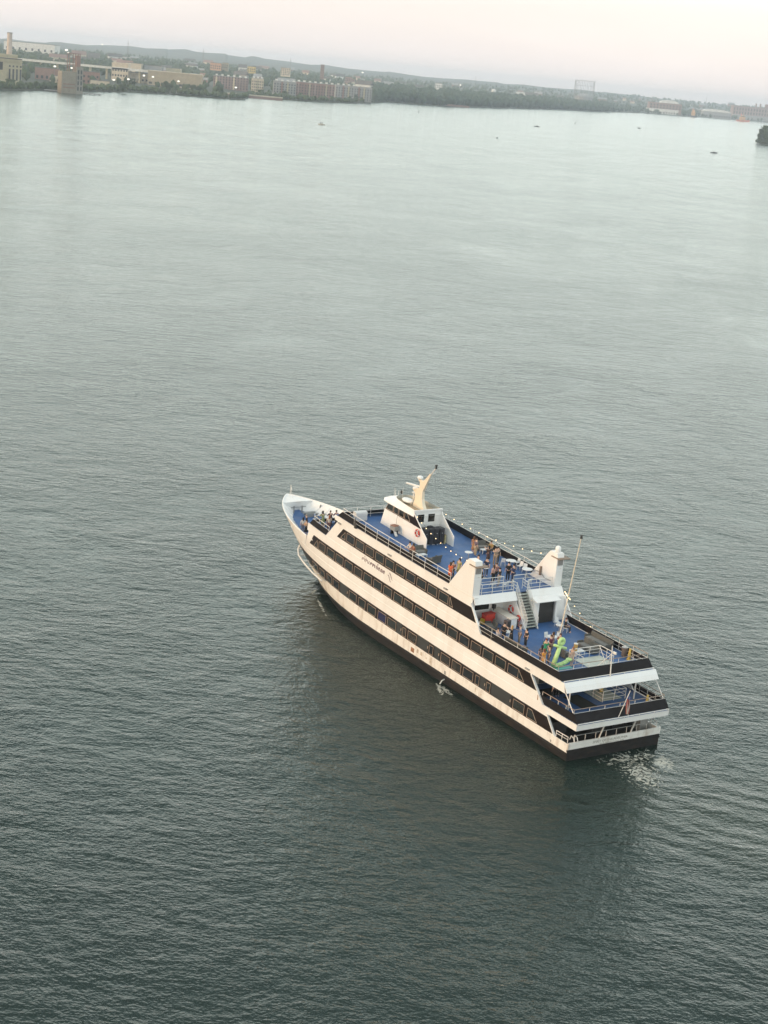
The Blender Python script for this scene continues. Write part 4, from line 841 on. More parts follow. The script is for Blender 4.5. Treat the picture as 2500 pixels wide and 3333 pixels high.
# life rings
def life_ring(x, y, z, rz, label, r=.33):
    o = empty('life_ring', (0, 0, 0), 0, label, 'life ring', 'life rings'); ondeck(o, x, y, z, rz)
    mb = MB(); n, m_ = 24, 8
    for i in range(n):
        for j in range(m_):
            a = 2 * H * i / n; b_ = 2 * H * j / m_; rr = r + .085 * math.cos(b_); mb.v.append((rr * math.cos(a), .085 * math.sin(b_), rr * math.sin(a)))
    for i in range(n):
        for j in range(m_): mb.f.append((i * m_ + j, ((i + 1) % n) * m_ + j, ((i + 1) % n) * m_ + (j + 1) % m_, i * m_ + (j + 1) % m_))
    mb.build('ring', REDM, o, smooth=True)
    for k in range(4):
        a = k * H / 2 + .5; mb = MB(); mb.tube((r * .72 * math.cos(a), .05, r * .72 * math.sin(a)), (r * 1.28 * math.cos(a), .05, r * 1.28 * math.sin(a)), .062, 8); mb.build('white_band', PLAS, o)
    MB().box(-.11, .11, -.03, .02, -.12, .12).build('mount_plate', PLAS, o)
life_ring(31.75, 1.86, 11.05, 0, 'red life ring on the port wall of the wheelhouse')
life_ring(16.55, .42, 8.05, 0, 'red life ring on the white wall beside the stairs')
o = empty('rescue_pole', (0, 0, 0), 0, 'red rescue buoy and hooked pole leaning by the stair foot', 'rescue pole'); ondeck(o, 15.2, .45, D3, 0)
mb = MB(); mb.lathe([(.02, -.06), (.30, -.06), (.33, 0), (.30, .06), (.02, .06)], n=16); mb.v = [(x, z + .02, y + .85) for x, y, z in mb.v]; mb.build('striped_disc', REDM, o)
for k in (-.16, 0, .16): MB().box(-.24, .24, .085, .10, .82 + k, .87 + k).build('white_stripe', PLAS, o)
MB().tube((-.25, .1, 0), (-.4, .1, 1.15), .025, 5).build('pole', REDM, o); MB().tube((0, .02, 0), (0, .02, .55), .03, 5).build('stand', DARKM, o)
# red cooler with yellow ends
o = empty('cooler', (0, 0, 0), 0, 'red cooler chest with yellow end panels under the overhang', 'cooler'); ondeck(o, 16.75, 2.9, D3, .15)
MB().box(-.3, .3, -.62, .62, .05, 1.02).build('body', REDM, o); MB().box(-.33, .33, -.64, .64, 1.025, 1.12).build('lid', mat('dark_red', (.40, .04, .03), .5), o)
for sd in (1, -1): MB().box(-.2, .34, sd * .70 - .05, sd * .70 + .05, .05, .62).build('end_panel', mat('signal_yellow', (.62, .42, .05), .5), o)
o = empty('loudspeaker', (0, 0, 0), 0, 'tall brown loudspeaker cabinet behind the man in black', 'loudspeaker'); ondeck(o, 14.4, 2.35, D3, .3)
MB().box(-.22, .22, -.3, .3, 0, 1.15).build('cabinet', mat('speaker_brown', (.10, .08, .085), .7), o); MB().box(-.245, -.225, -.24, .24, .08, 1.05).build('grille', DARKM, o)
# black road cases behind the wheelhouse
CASE = mat('black_case', (.022, .022, .028), .5, var=.2, vscale=5)
_cs = empty('road_case'); MB().box(-.42, .42, -.27, .27, .10, 1.60).build('body', CASE, _cs); MB().box(-.43, .43, -.28, .28, 1.605, 1.74).build('lid', mat('case_lid', (.04, .04, .046), .6), _cs)
for a in (-.35, .35):
    for b_ in (-.22, .22): MB().lathe([(.05, 0), (.05, .098)], (a, b_, 0), 8).build('castor', PLAS, _cs)
MB().box(-.46, -.44, -.06, .06, 1.2, 1.27).build('latch', STEEL, _cs)
reg(_cs)
for k, (x, y, lb) in enumerate([(31.55, 1.05, 'black road case nearest the port wing of the wheelhouse alcove'), (31.5, .42, 'second black road case from the port wing in the alcove'), (31.5, -.21, 'third black road case from the port wing in the alcove'), (31.5, -.86, 'black road case nearest the starboard wing of the alcove')]):
    o = _cs if k == 0 else clone(_cs); ondeck(o, x, y, D4, 0); tag(o, lb, 'case', 'black road cases')
MB_ = MB(); MB_.box(-.1, .3, -.35, .35, 0, .07); o = empty('folded_tarp', (0, 0, 0), 0, 'black folded tarp lying on top of the road cases', 'tarp'); ondeck(o, 31.7, .2, D4 + 1.745, .2); MB_.build('folds', CASE, o); MB().box(-.05, .25, -.2, .3, .072, .14).build('top_fold', CASE, o)
o = empty('pallet_board', (0, 0, 0), 0, 'yellowish board standing beside the road cases', 'board'); ondeck(o, 31.4, -1.35, D4, 0); MB().box(-.3, .3, -.06, .06, 0, .95).build('panel', mat('yellow_board', (.55, .47, .25), .7, var=.1), o); MB().box(-.33, .33, -.07, .07, .952, .99).build('cap', TEAK, o)
# gangway / deck machine beside the wheelhouse
o = empty('deck_winch', (0, 0, 0), 0, 'grey deck machine with white ramp on the port side of the wheelhouse', 'winch'); ondeck(o, 35.3, 2.35, D4, .2)
MB().box(-.35, .4, -.3, .3, .45, .85).build('housing', GREYM, o); MB().box(-.2, .5, -.45, .2, .852, .93).build('cover', mat('rust_red', (.28, .14, .10), .7), o)
for a in (-.3, .3): MB().box(a - .05, a + .05, -.2, .2, 0, .45).build('leg', DARKM, o)
MB().hexa([(-.9, .35, .02), (.1, -.2, .55), (.1, .15, .55), (-.9, .7, .02), (-.9, .35, .08), (.1, -.2, .61), (.1, .15, .61), (-.9, .7, .08)]).build('ramp', PLAS, o)
MB().path([(.2, -.4, .9), (.1, -.3, 1.5), (.2, -.5, 2.2)], .02, 4).build('cable', GREYM, o)
o = empty('deck_locker', (0, 0, 0), 0, 'white deck locker at the front port corner of the sun deck', 'locker'); ondeck(o, 40.3, 3.6, D4, 0); MB().box(-.35, .35, -.7, .7, 0, .8).build('body', PLAS, o); MB().lathe([(.36, -.72), (.36, .72)], n=14).v
lidm = MB(); lidm.prism([(-.37, .802), (.37, .802), (.3, .95), (0, 1.02), (-.3, .95)], -.72, .72); lidm.build('lid', PLAS, o)
# inflatable green anchor
GREEN = mat('green_vinyl', (.52, .74, .30), .4, spec=.5)
anc = empty('inflatable_anchor', (0, 0, 0), 0, 'big lime green inflatable anchor standing at the stern rail', 'inflatable'); ondeck(anc, 5.0, 3.35, D3, 0)
def torus(cy, cz, r, t, n=22, m_=10, a0=0, a1=2 * H, sx=.8):
    mb = MB(); full = abs(a1 - a0 - 2 * H) < 1e-3; nn = n if full else n + 1
    for i in range(nn):
        a = a0 + (a1 - a0) * i / n
        for j in range(m_):
            b_ = 2 * H * j / m_; rr = r + t * math.cos(b_); mb.v.append((t * math.sin(b_) * sx, cy + rr * math.cos(a), cz + rr * math.sin(a)))
    for i in range(n):
        for j in range(m_):
            k = (i + 1) % nn; mb.f.append((i * m_ + j, k * m_ + j, k * m_ + (j + 1) % m_, i * m_ + (j + 1) % m_))
    if not full: mb.f.append(tuple(range(m_))); mb.f.append(tuple(range((nn - 1) * m_, nn * m_))[::-1])
    return mb
torus(-.02, 2.52, .25, .18).build('ring', GREEN, anc, smooth=True)
MB().tube((0, .66, .22), (0, .08, 2.15), .235, 14, .17).build('shank', GREEN, anc, smooth=True)
sb = MB(); sb.tube((0, .82, 2.28), (0, -.62, 1.80), .13, 12); sb.build('stock', GREEN, anc, smooth=True)
mb = MB(); pts = [(0, .66, .24), (0, .2, .26), (0, -.35, .33), (0, -.8, .47), (0, -1.1, .62)]
for a, b_ in zip(pts, pts[1:]): mb.tube(a, b_, .19, 12)
mb.build('arm', GREEN, anc, smooth=True)
fl = torus(0, 0, .17, .12); fl.v = [(y * 1.0, z - 1.15 if False else y * 0 + (-1.15 + z), x + .68) for x, y, z in fl.v]; fl.build('fluke', GREEN, anc, smooth=True)
MB().box(-.5, .15, -1.3, .75, .004, .03).build('base_mat', mat('turquoise_mat', (.18, .50, .48), .6), anc)
# bins, cones, planters
o = empty('litter_bin', (0, 0, 0), 0, 'round brown litter bin in the aft starboard corner', 'bin'); ondeck(o, 5.4, -4.75, D3, 0)
MB().lathe([(.24, 0), (.27, .05), (.29, .85)], n=16).build('body', mat('bin_brown', (.16, .12, .10), .6, var=.15), o); torus_ = MB().lathe([(.29, .852), (.31, .9), (.22, .93), (.14, .93)], n=16); torus_.build('rim', STEEL, o)
YEL = mat('cone_yellow', (.62, .42, .10), .6)
for x, y, z, lb in ((4.5, -4.6, D3, 'yellow caution cone beside the brown litter bin'), (.6, -3.9, D2, 'yellow bollard at the starboard stern rail of the second deck'), (4.8, -2.0, D2, 'yellow bollard behind the stair opening under the awning')):
    o = empty('caution_cone', (0, 0, 0), 0, lb, 'cone', 'yellow cones'); ondeck(o, x, y, z, .1)
    MB().lathe([(.17, .05), (.10, 1.05), (.07, 1.1)], n=12).build('body', YEL, o); MB().box(-.2, .2, -.2, .2, 0, .048).build('base', YEL, o)
o = empty('planter', (0, 0, 0), 0, 'ochre cylindrical lantern standing on the low white table', 'lantern'); ondeck(o, 7.2, -.3, D3 + .433, 0); MB().lathe([(.17, 0), (.19, .05), (.19, .6), (.17, .64)], n=14).build('body', mat('ochre', (.48, .30, .10), .6, var=.15), o); MB().lathe([(.2, .645), (.2, .70), (.1, .72)], n=14).build('cap', mat('cream_top', (.72, .68, .6), .5), o)
# stair opening rail on the aft third deck
so = empty('stair_opening', (0, 0, 0), 0, 'white railed stair opening near the stern of the aft deck', 'stair rail'); so.location = ship.location; so.rotation_euler = ship.rotation_euler
MB().box(3.5, 6.2, -2.5, .6, 6.755, 6.80).build('hatch_plate', MATS['pale_green_plate'], so, True)
railing([(6.3, -2.5), (6.3, 1.15), (4.3, 1.15)], 6.76, (.35, .68, 1.0), 1.3, parent=so); railing([(6.3, -2.5), (4.3, -2.5)], 6.76, (.35, .68, 1.0), 1.1, parent=so)
MB().tube((4.2, -1.6, 6.8), (6.2, -2.3, 7.8), .03, 5).build('diagonal_brace', RAILM, so, True)
# flag on the ensign staff
fo = empty('ensign_flag', (0, 0, 0), 0, 'striped red and white flag hanging limp from the stern staff', 'flag'); ondeck(fo, -1.08, .02, 0, 0)
FR = mat('flag_red', (.33, .08, .07), .8); FW = mat('flag_white', (.60, .56, .52), .8); FB = mat('flag_blue', (.06, .07, .18), .8)
for k in range(9):
    mb = MB(); n = 8
    A = []; B = []
    for j in range(2):
        ra = []; rb = []
        for i in range(n + 1):
            f = i / n; t = (k + j) / 9; z = 5.75 - 1.5 * f - .12 * abs(t - .4); y = -.25 + .45 * t * (1 - .35 * f) + .05 * math.sin(5 * f + t * 6); x = .10 * math.sin(t * 12 + f * 2) - .05
            ra.append((x, y, z)); rb.append((x + .012, y + .004, z))
        A.append(ra); B.append(rb)
    mb.gridthick(A, B).build('stripe', FR if k % 2 == 0 else FW, fo)
MB().box(-.12, .10, -.24, .12, 5.55, 5.80).build('canton', FB, fo)
# string lights
BULB = mat('lit_bulb', (.9, .8, .6), .4, emit=(1.0, .66, .30), es=1.7)
WIRE = mat('black_wire', (.03, .03, .03), .6)
_bulb = MB().ball((0, 0, 0), .05, 8, 6).mesh('bulb', BULB, smooth=True)
def string_light(p, q, n, sag, label, z_in_ship=True, wire_r=.012):
    o = empty('string_light', (SX, SY, 0), PSI, label, 'string light', 'strings of warm bulbs')
    pts = [(p[0] + (q[0] - p[0]) * i / 24, p[1] + (q[1] - p[1]) * i / 24, p[2] + (q[2] - p[2]) * i / 24 - sag * 4 * (i / 24) * (1 - i / 24)) for i in range(25)]
    MB().path(pts, wire_r, 4).build('wire', WIRE, o, True)
    for k in range(n):
        f = (k + .5) / n; x = p[0] + (q[0] - p[0]) * f; b_ = link('bulb', _bulb, o)
        b_.location = (x, p[1] + (q[1] - p[1]) * f, p[2] + (q[2] - p[2]) * f - sag * 4 * f * (1 - f) - .1 + SH(x))
string_light((32.7, -1.7, 12.9), (17.3, -4.9, 12.95), 13, .75, 'string of warm bulbs from the wheelhouse to the far exhaust stack')
string_light((32.7, 1.7, 12.9), (17.6, 4.5, 12.8), 12, .75, 'string of warm bulbs from the wheelhouse to the near exhaust stack')
string_light((16.1, 5.2, 9.75), (16.0, -4.7, 8.75), 8, .0, 'string of warm bulbs below the sun deck edge')
string_light((15.95, -5.55, 9.6), (14.9, -5.5, 9.1), 12, .05, 'bunched glowing bulbs at the far aft corner of the sun deck')
string_light((14.6, -5.5, 8.9), (10.0, -5.45, 7.1), 5, .1, 'string of warm bulbs running down to the starboard rail')
# ================================================================ far shore
import numpy as np
SHORE = [(-.60, 1500), (-.40, 1560), (-.2547, 1834), (-.2267, 1980), (-.2197, 1975), (-.1938, 2149), (-.177, 2259), (-.1546, 2337), (-.1385, 2351), (-.1186, 2373), (-.1075, 2440), (-.1055, 2560), (-.1025, 2671), (-.069, 2710), (-.0427, 2884), (-.0216, 3394), (.0134, 3480), (.0444, 3932), (.0789, 4637), (.1062, 5061), (.1343, 5864), (.1601, 6066), (.1752, 6493), (.2083, 6918), (.30, 7300), (.6, 7600)]
def shore(t):
    for (a, ya), (b, yb) in zip(SHORE, SHORE[1:]):
        if a <= t <= b: return ya + (yb - ya) * (t - a) / (b - a)
    return SHORE[0][1] if t < 0 else SHORE[-1][1]
HILL = [(-.6, 66), (-.25, 66), (-.20, 74), (-.145, 92), (-.10, 84), (-.075, 76), (0, 58), (.10, 62), (.16, 52), (.25, 56), (.6, 56)]
def hill(t):
    for (a, ya), (b, yb) in zip(HILL, HILL[1:]):
        if a <= t <= b: return ya + (yb - ya) * (t - a) / (b - a)
    return 56
def smooth(x): x = min(1, max(0, x)); return x * x * (3 - 2 * x)
def ground(x, y):
    t = x / max(1, y); d = y - shore(t)
    if d < 0: return -2.0
    return 1.6 + 22 * (1 - math.exp(-max(0, d - 250) / 1300)) + (hill(t) - 26) * smooth((y - 6500) / 4500) + 2.5 * math.sin(x * .004 + 1) * math.sin(y * .0021) * smooth(d / 1500)
LANDM = mat('shore_land', (0.05, 0.06, 0.035), .95, var=.35, vscale=.01, dirt=(.13, .115, .085), dscale=.004, damt=.7)
lm = MB(); th = sorted(set([a for a, _ in SHORE] + [-.6 + i * .012 for i in range(101)])); mult = [0, 0.0001, 15, 60, 150, 300, 500, 750, 1050, 1400, 1800, 2300, 2900, 3600, 4400, 5300, 6300, 7400]
rows = []
for t in th:
    y0 = shore(t); r = []
    for k, d in enumerate(mult):
        y = y0 + d * min(1, (12500 - y0) / 7400) if k > 1 else y0
        jit = random.uniform(-9, 9) if k > 12 else 0
        z = -1.0 if k == 0 else (1.3 if k == 1 else ground(t * y, y) + jit * .6)
        r.append((t * y, y + (0 if k else -2), z))
    rows.append(r)
nn = len(mult)
for r in rows: lm.v += r
for i in range(len(rows) - 1):
    for k in range(nn - 1): a = i * nn + k; lm.f.append((a, a + nn, a + nn + 1, a + 1))
lo = lm.build('far_shore', LANDM, fix=True); tag(lo, kind='structure')
# ---- trees
LEAF = [mat('leaf_%d' % i, c, .9, var=.35, vscale=.12) for i, c in enumerate([(0.050, 0.075, 0.030), (0.065, 0.09, 0.035), (0.040, 0.065, 0.032)])]
BARK = mat('bark', (.10, .08, .06), .9)
def ico(sub):
    bm = bmesh.new(); bmesh.ops.create_icosphere(bm, subdivisions=sub, radius=1); v = np.array([p.co[:] for p in bm.verts]); f = np.array([[q.index for q in p.verts] for p in bm.faces]); bm.free(); return v, f
IV, IF = ico(2); IV1, IF1 = ico(1)
def np_mesh(name, V, F, m):
    me = bpy.data.meshes.new(name); me.vertices.add(len(V)); me.vertices.foreach_set('co', V.astype(np.float32).ravel()); me.loops.add(F.size); me.loops.foreach_set('vertex_index', F.astype(np.int32).ravel())
    me.polygons.add(len(F)); me.polygons.foreach_set('loop_start', np.arange(0, F.size, F.shape[1], dtype=np.int32)); me.polygons.foreach_set('loop_total', np.full(len(F), F.shape[1], dtype=np.int32)); me.update(calc_edges=True); me.materials.append(m); return me
rg = np.random.default_rng(5)
def forest(name, spots, m, label, big=False):
    """one tree-covered mass: each crown a few jagged clumps of leaf-sized faces"""
    Vs = []; Fs = []; o = 0
    for (x, y, z, r, h) in spots:
        nb = 3 if big else 2
        for k in range(nb):
            v = (IV if big else IV1); f = IF if big else IF1
            q = v * (1 + rg.uniform(-.34, .34, (len(v), 1)))
            a = rg.uniform(0, 6.28); s_ = r * rg.uniform(.55, .85)
            cx = x + math.cos(a) * r * .45 * (k > 0); cy = y + math.sin(a) * r * .45 * (k > 0); cz = z + h * (.45 + .16 * k) * rg.uniform(.85, 1.1)
            Vs.append(q * np.array([s_, s_, h * .38]) + np.array([cx, cy, cz])); Fs.append(f + o); o += len(v)
    ob = link(name, np_mesh(name, np.concatenate(Vs), np.concatenate(Fs), m)); tag(ob, label, 'forest', kind='stuff'); return ob
def scatter(n, t0, t1, d0, d1, h0, h1, keep=None):
    out = []
    while len(out) < n:
        t = random.uniform(t0, t1); d = d0 + (d1 - d0) * random.random() ** 1.3; y = shore(t) + d; x = t * y
        if keep and not keep(t, d): continue
        h = random.uniform(h0, h1); out.append((x, y, ground(x, y) - .5, h * .42, h))
    return out
CLEAR = [(-.250, -.215, 0, 420), (-.215, -.17, 60, 520), (-.176, -.118, 210, 900), (-.132, -.09, 40, 620), (-.098, -.028, 30, 420)]
def keep(t, d): return not any(a < t < b and lo_ < d < hi for a, b, lo_, hi in CLEAR) or random.random() < .10
forest('woodland', scatter(620, -.26, -.02, 4, 60, 3.5, 8, lambda t, d: random.random() < .8), LEAF[1], 'low green scrub along the left shoreline', True)
forest('woodland', scatter(1500, -.27, -.0, 150, 2500, 9, 16, keep), LEAF[0], 'dark green trees between the houses behind the left shore')
forest('woodland', scatter(2600, -.03, .112, 3, 800, 13, 22), LEAF[2], 'dense dark woods along the middle of the far shore', True)
forest('woodland', scatter(900, .10, .27, 10, 900, 9, 18, lambda t, d: d > 250 or random.random() < .25), LEAF[2], 'thin trees behind the docks on the right shore')
forest('woodland', scatter(2600, -.28, .26, 1500, 4600, 9, 18), LEAF[0], 'hazy distant tree cover running to the horizon')
# ---- single trees
def leafy(name, x, y, z, h, r, label, group=None, n=900, m=LEAF[1], lobes=9):
    o = empty(name, (x, y, z), random.uniform(0, 6), label, 'tree', group)
    MB().tube((0, 0, -.5), (.1, 0, h * .55), h * .028, 8, h * .012).build('trunk', BARK, o)
    lb = [(rg.normal(0, .42) * r, rg.normal(0, .42) * r, h * rg.uniform(.18, .86), r * rg.uniform(.35, .6)) for _ in range(lobes)]
    V = []; F = []; s_ = h * .045
    for i in range(n):
        c = lb[i % lobes]; d = rg.normal(size=3); d /= np.linalg.norm(d); p = np.array(c[:3]) + d * c[3] * rg.uniform(.6, 1.05) * np.array([1, 1, .8])
        a = rg.normal(size=3); a /= np.linalg.norm(a); b = np.cross(a, d); b /= (np.linalg.norm(b) + 1e-6)
        k = len(V); V += [p - a * s_ - b * s_ * .6, p + a * s_ - b * s_ * .6, p + a * s_ * .7 + b * s_, p - a * s_ * .7 + b * s_]; F.append((k, k + 1, k + 2, k + 3))
    link('crown', np_mesh('crown', np.array(V), np.array(F), m), o); return o
gi = 'trees on the island tip'
tag(MB().lathe([(60, -1), (56, .6), (40, 2.2), (5, 3)], (607, 2700, 0), 24, 1, 1.4).build('island', LANDM), kind='structure')
for x, y, h, r, lb in ((556, 2690, 17, 8, 'leftmost and lowest tree on the island tip at the right edge'), (560, 2702, 24, 9, 'second tree from the water on the island tip'), (568, 2694, 30, 11, 'tallest dark tree at the right edge of the picture'), (563, 2680, 15, 9, 'bushy tree at the waterline of the island tip'), (577, 2702, 33, 13, 'tree cut off by the right edge on the island'), (572, 2678, 18, 10, 'low leafy tree under the tallest one on the island')):
    leafy('island_tree', x, y, 1.0, h, r, lb, gi, 3600, LEAF[0], 26)
gt = 'trees on the left shore'
for x, y, h, r, lb in ((-474, 1900, 11, 6, 'round tree in front of the beige power station'), (-486, 1905, 8, 6, 'low bush at the foot of the power station wall'), (-441, 2010, 9, 5, 'small tree just left of the tan pier tower'), (-393, 2170, 12, 6, 'tree right of the tan pier tower by the water'), (-410, 2330, 17, 8, 'dark round tree in front of the lit flat roof building'), (-372, 2420, 15, 8, 'tree left of the long tan warehouse'), (-343, 2500, 14, 7, 'tree below the right end of the tan warehouse'), (-297, 2440, 16, 6, 'dark tree standing before the first apartment block'), (-262, 2700, 12, 6, 'tree between the two riverside apartment blocks'), (-230, 2770, 13, 6, 'tree left of the red brick apartments'), (-118, 2960, 13, 6, 'tree right of the grey town houses')):
    leafy('shore_tree', x, y, 1.3, h, r, lb, gt, 700)
# ---- buildings
def bm_(n, c, **k): return mat(n, c, .8, var=.12, vscale=.15, **k)
BEIGE = bm_('beige_concrete', (.40, .36, .25)); TAN = bm_('tan_wall', (.36, .30, .21)); BRICK = bm_('red_brick', (.25, .15, .12)); GREYB = bm_('grey_cladding', (.30, .30, .30)); CREAM = bm_('cream_wall', (.55, .47, .36)); WHT_B = bm_('white_wall', (.66, .65, .62)); RUSTB = bm_('rust_wall', (.26, .16, .13)); DKROOF = bm_('dark_roof', (.12, .11, .10)); OR_ = bm_('orange_lit_wall', (.50, .29, .18)); YL = bm_('yellow_wall', (.52, .40, .15)); PINKB = bm_('pink_wall', (.30, .21, .19))  # orange wall: evening sunlight put into the base colour
GLZ = mat('far_glass', (.05, .055, .06), .15)
def block(name, x, y, w_, d_, z1, wall, label, cat='building', rz=0.0, z0=None, roof=DKROOF, win=None, group=None, parapet=True):
    """win=(columns, rows, width, height, sill, storey) on the front"""
    z0 = ground(x, y) - 1 if z0 is None else z0; o = empty(name, (x, y, z0), rz, label, cat, group); h = z1 - z0
    MB().box(-w_ / 2, w_ / 2, 0, d_, 0, h).build('wall', wall, o)
    rf = MB(); rf.box(-w_ / 2 - .3, w_ / 2 + .3, -.3, d_ + .3, h + .02, h + .8); rf.build('roof', roof, o)
    if win:
        c, r, ww_, wh_, sill, st = win; me = MB().box(-ww_ / 2, ww_ / 2, -.12, .05, 0, wh_).mesh('window', GLZ)
        for i in range(c):
            for k in range(r):
                q = link('window', me, o); q.location = (-w_ / 2 + w_ * (i + .5) / c, 0, sill + k * st)
    return o
# power station
ps = block('power_station', -503, 1950, 60, 60, 33, BEIGE, 'big beige power station at the left edge with tall windows', rz=.30, z0=0)
for i in range(4): MB().box(15 + i * 4.2, 17.0 + i * 4.2, -.15, .05, 9, 22).build('tall_window', GLZ, ps)
for i in range(4): MB().box(15 + i * 4.2, 17.0 + i * 4.2, -.15, .05, 24, 26).build('small_window', GLZ, ps)
MB().box(-8, 8, -.2, .05, 20, 29).build('dark_opening', DARKM, ps); MB().box(-26, 12, -9, -.3, 0, 19).build('low_wing', BEIGE, ps); MB().box(-30.5, 30.5, -.8, -.05, 30, 31).build('cornice', BEIGE, ps)
MB().box(-16, 26, 20, 50, 33.9, 38).build('roof_house', BEIGE, ps)
ch = empty('power_station_chimney', (-500, 2000, 30), 0, 'tall pale chimney rising from the power station roof', 'chimney'); MB().lathe([(4.2, 0), (3.4, 8), (2.9, 32), (3.2, 32.2)], n=18).build('shaft', bm_('pale_chimney', (.50, .42, .37)), ch); MB().lathe([(3.3, 32.25), (3.4, 33.2), (2.6, 33.3)], n=18).build('rim', GREYB, ch)
# pier tower
tw = empty('pier_tower', (-419, 1962, 0), .55, 'tan concrete coal tower with dark gantry standing on the pier', 'tower')
MB().box(-11, 7, -6, 8, 0, 25).build('main_block', bm_('weathered_tower', (.27, .235, .18)), tw); MB().box(7.02, 15, -7, 7, 0, 31).build('stair_tower', bm_('weathered_stair', (.25, .23, .19)), tw)
for i in range(2):
    for k in range(4): MB().box(8.3 + i * 3.6, 9.9 + i * 3.6, -7.2, -6.9, 4 + k * 6.3, 8.6 + k * 6.3).build('window', GLZ, tw)
for k in range(2): MB().box(-9, 5, -6.2, -5.9, 6 + k * 4, 7.2 + k * 4).build('red_band', BRICK, tw)
mb = MB()
for x in (-1, 6, 12):
    for y in (-3, 4): mb.tube((x, y, 25), (x, y, 46), .5, 5)
for z in (33, 40, 46):
    for y in (-3, 4): mb.tube((-1, y, z), (12, y, z), .4, 5)
mb.tube((-1, -3, 33), (12, -3, 46), .3, 4); mb.tube((12, -3, 33), (-1, -3, 46), .3, 4); mb.build('gantry', RUSTB, tw); MB().box(8, 12.5, -3.5, 4.5, 31.02, 44).build('hoist_house', RUSTB, tw)
pr = empty('pier', (-405, 1976, 0), R(12), 'low dark timber pier reaching out from the tan tower', 'pier'); MB().box(-45, 22, -5, 6, .9, 2.0).build('pier_deck', GREYM, pr)
for i in range(12): MB().lathe([(.6, -1), (.6, .9)], (-43 + i * 5.7, -4, 0), 7).build('pile', BARK, pr)
block('white_warehouse', -1000, 4200, 129, 60, 48.5, WHT_B, 'long white warehouse far off behind the power station', z0=26, win=(8, 1, 5, 6, 4, 8))
block('red_shed', -533, 2350, 34, 30, 20, RUSTB, 'dark red shed between the power station and the pier tower', rz=.2, win=(5, 1, 3, 4, 3, 6))
block('cream_shed', -500, 2290, 30, 18, 12, CREAM, 'low cream shed in front of the dark red shed', rz=.2, win=(4, 1, 3, 3, 3, 6))
block('brick_store', -474, 2350, 31, 26, 20.5, RUSTB, 'brick store with pale base right of the pier tower', rz=.2, win=(5, 2, 2.5, 3, 5, 7)); block('cream_store', -446, 2290, 26, 14, 11, CREAM, 'low cream store in front of the brick store', rz=.2, win=(4, 1, 2.5, 3, 3, 6))
vd = empty('viaduct', (-576, 2700, 0), .0, 'long pale motorway viaduct crossing behind the pier tower', 'viaduct'); MB().box(-190, 150, 0, 14, 23, 25.5).build('road_deck', WHT_B, vd); MB().box(-190, 150, -.4, -.05, 25.5, 26.6).build('parapet', WHT_B, vd)
for i in range(13): MB().box(-185 + i * 27, -182 + i * 27, 4, 10, 0, 22.98).build('pier_column', BEIGE, vd)
block('lit_roof_hall', -494, 2700, 27, 20, 33, CREAM, 'hall with sunlit yellowish top storey left of the tan warehouse', win=(6, 2, 2.5, 3, 8, 8), roof=CREAM)  # sunlit top put into the cream roof colour
tnw = block('tan_warehouse', -404, 2700, 88, 40, 26, TAN, 'long tan warehouse facing the water left of centre', rz=.10, win=(9, 1, 5, 3.5, 3, 6), roof=CREAM); block('low_warehouse', -473, 2720, 47, 30, 20, CREAM, 'low pale warehouse joined to the left of the tan one', rz=.05, win=(7, 1, 3, 3, 4, 5))
for k, (x, w_) in enumerate(((-560, 30), (-525, 34), (-488, 28))): block('row_building', x, 3200 + k * 15, w_, 25, 31 - k * 1.5, (CREAM, GREYB, BEIGE)[k], ('pale block at the left of the row behind the viaduct', 'grey block in the middle of the row behind the viaduct', 'beige block at the right of the row behind the viaduct')[k], win=(6, 2, 2.2, 2.5, 3, 5))
def apartment(name, x, y, w_, z1, wall, label, rz=.12, bays=6, rows=5, d_=24):
    o = block(name, x, y, w_, d_, z1, wall, label, rz=rz, win=(bays * 2, rows, 1.7, 2.2, 3.0, (z1 - 5) / rows), roof=GREYB)
    z0 = o.location.z; h = z1 - z0
    for i in range(bays): bx = -w_ / 2 + w_ * (i + .5) / bays; MB().box(bx - w_ / bays * .16, bx + w_ / bays * .16, -1.8, -.05, 1.5, h - 1).build('bay', {BRICK: (PINKB, BRICK, TAN), PINKB: (CREAM, PINKB, PINKB), CREAM: (CREAM, BEIGE, CREAM), GREYB: (GREYB, BRICK, BEIGE)}[wall][i % 3], o)
    for i in range(bays): bx = -w_ / 2 + w_ * (i + .5) / bays; MB().box(bx - 2, bx + 2, 4, 9, h + .85, h + 3.2).build('roof_house', WHT_B, o)
    return o
apartment('apartment_block', -330, 2850, 60, 26, PINKB, 'reddish apartment block with pale roof houses right of the tan warehouse'); apartment('apartment_block', -279, 2800, 20, 28, CREAM, 'narrow pale apartment block with a stepped top', bays=3)
apartment('apartment_block', -237, 2850, 39, 26.5, GREYB, 'grey and brick block at the left end of the riverside apartments', bays=4); apartment('apartment_block', -188, 2900, 68, 28, BRICK, 'long red brick apartment house in the middle of the shore', bays=7); apartment('apartment_block', -128, 3080, 68, 27, GREYB, 'grey town houses at the right end of the riverside apartments', bays=7)
sw = empty('sea_wall', (-262, 2600, 0), .35, 'pale sea wall with brown base below the apartment blocks', 'wall'); MB().box(-55, 45, 0, 3, -.5, 3.2).build('base', RUSTB, sw); MB().box(-55, 45, -.5, 3.3, 3.22, 5.2).build('coping', CREAM, sw)
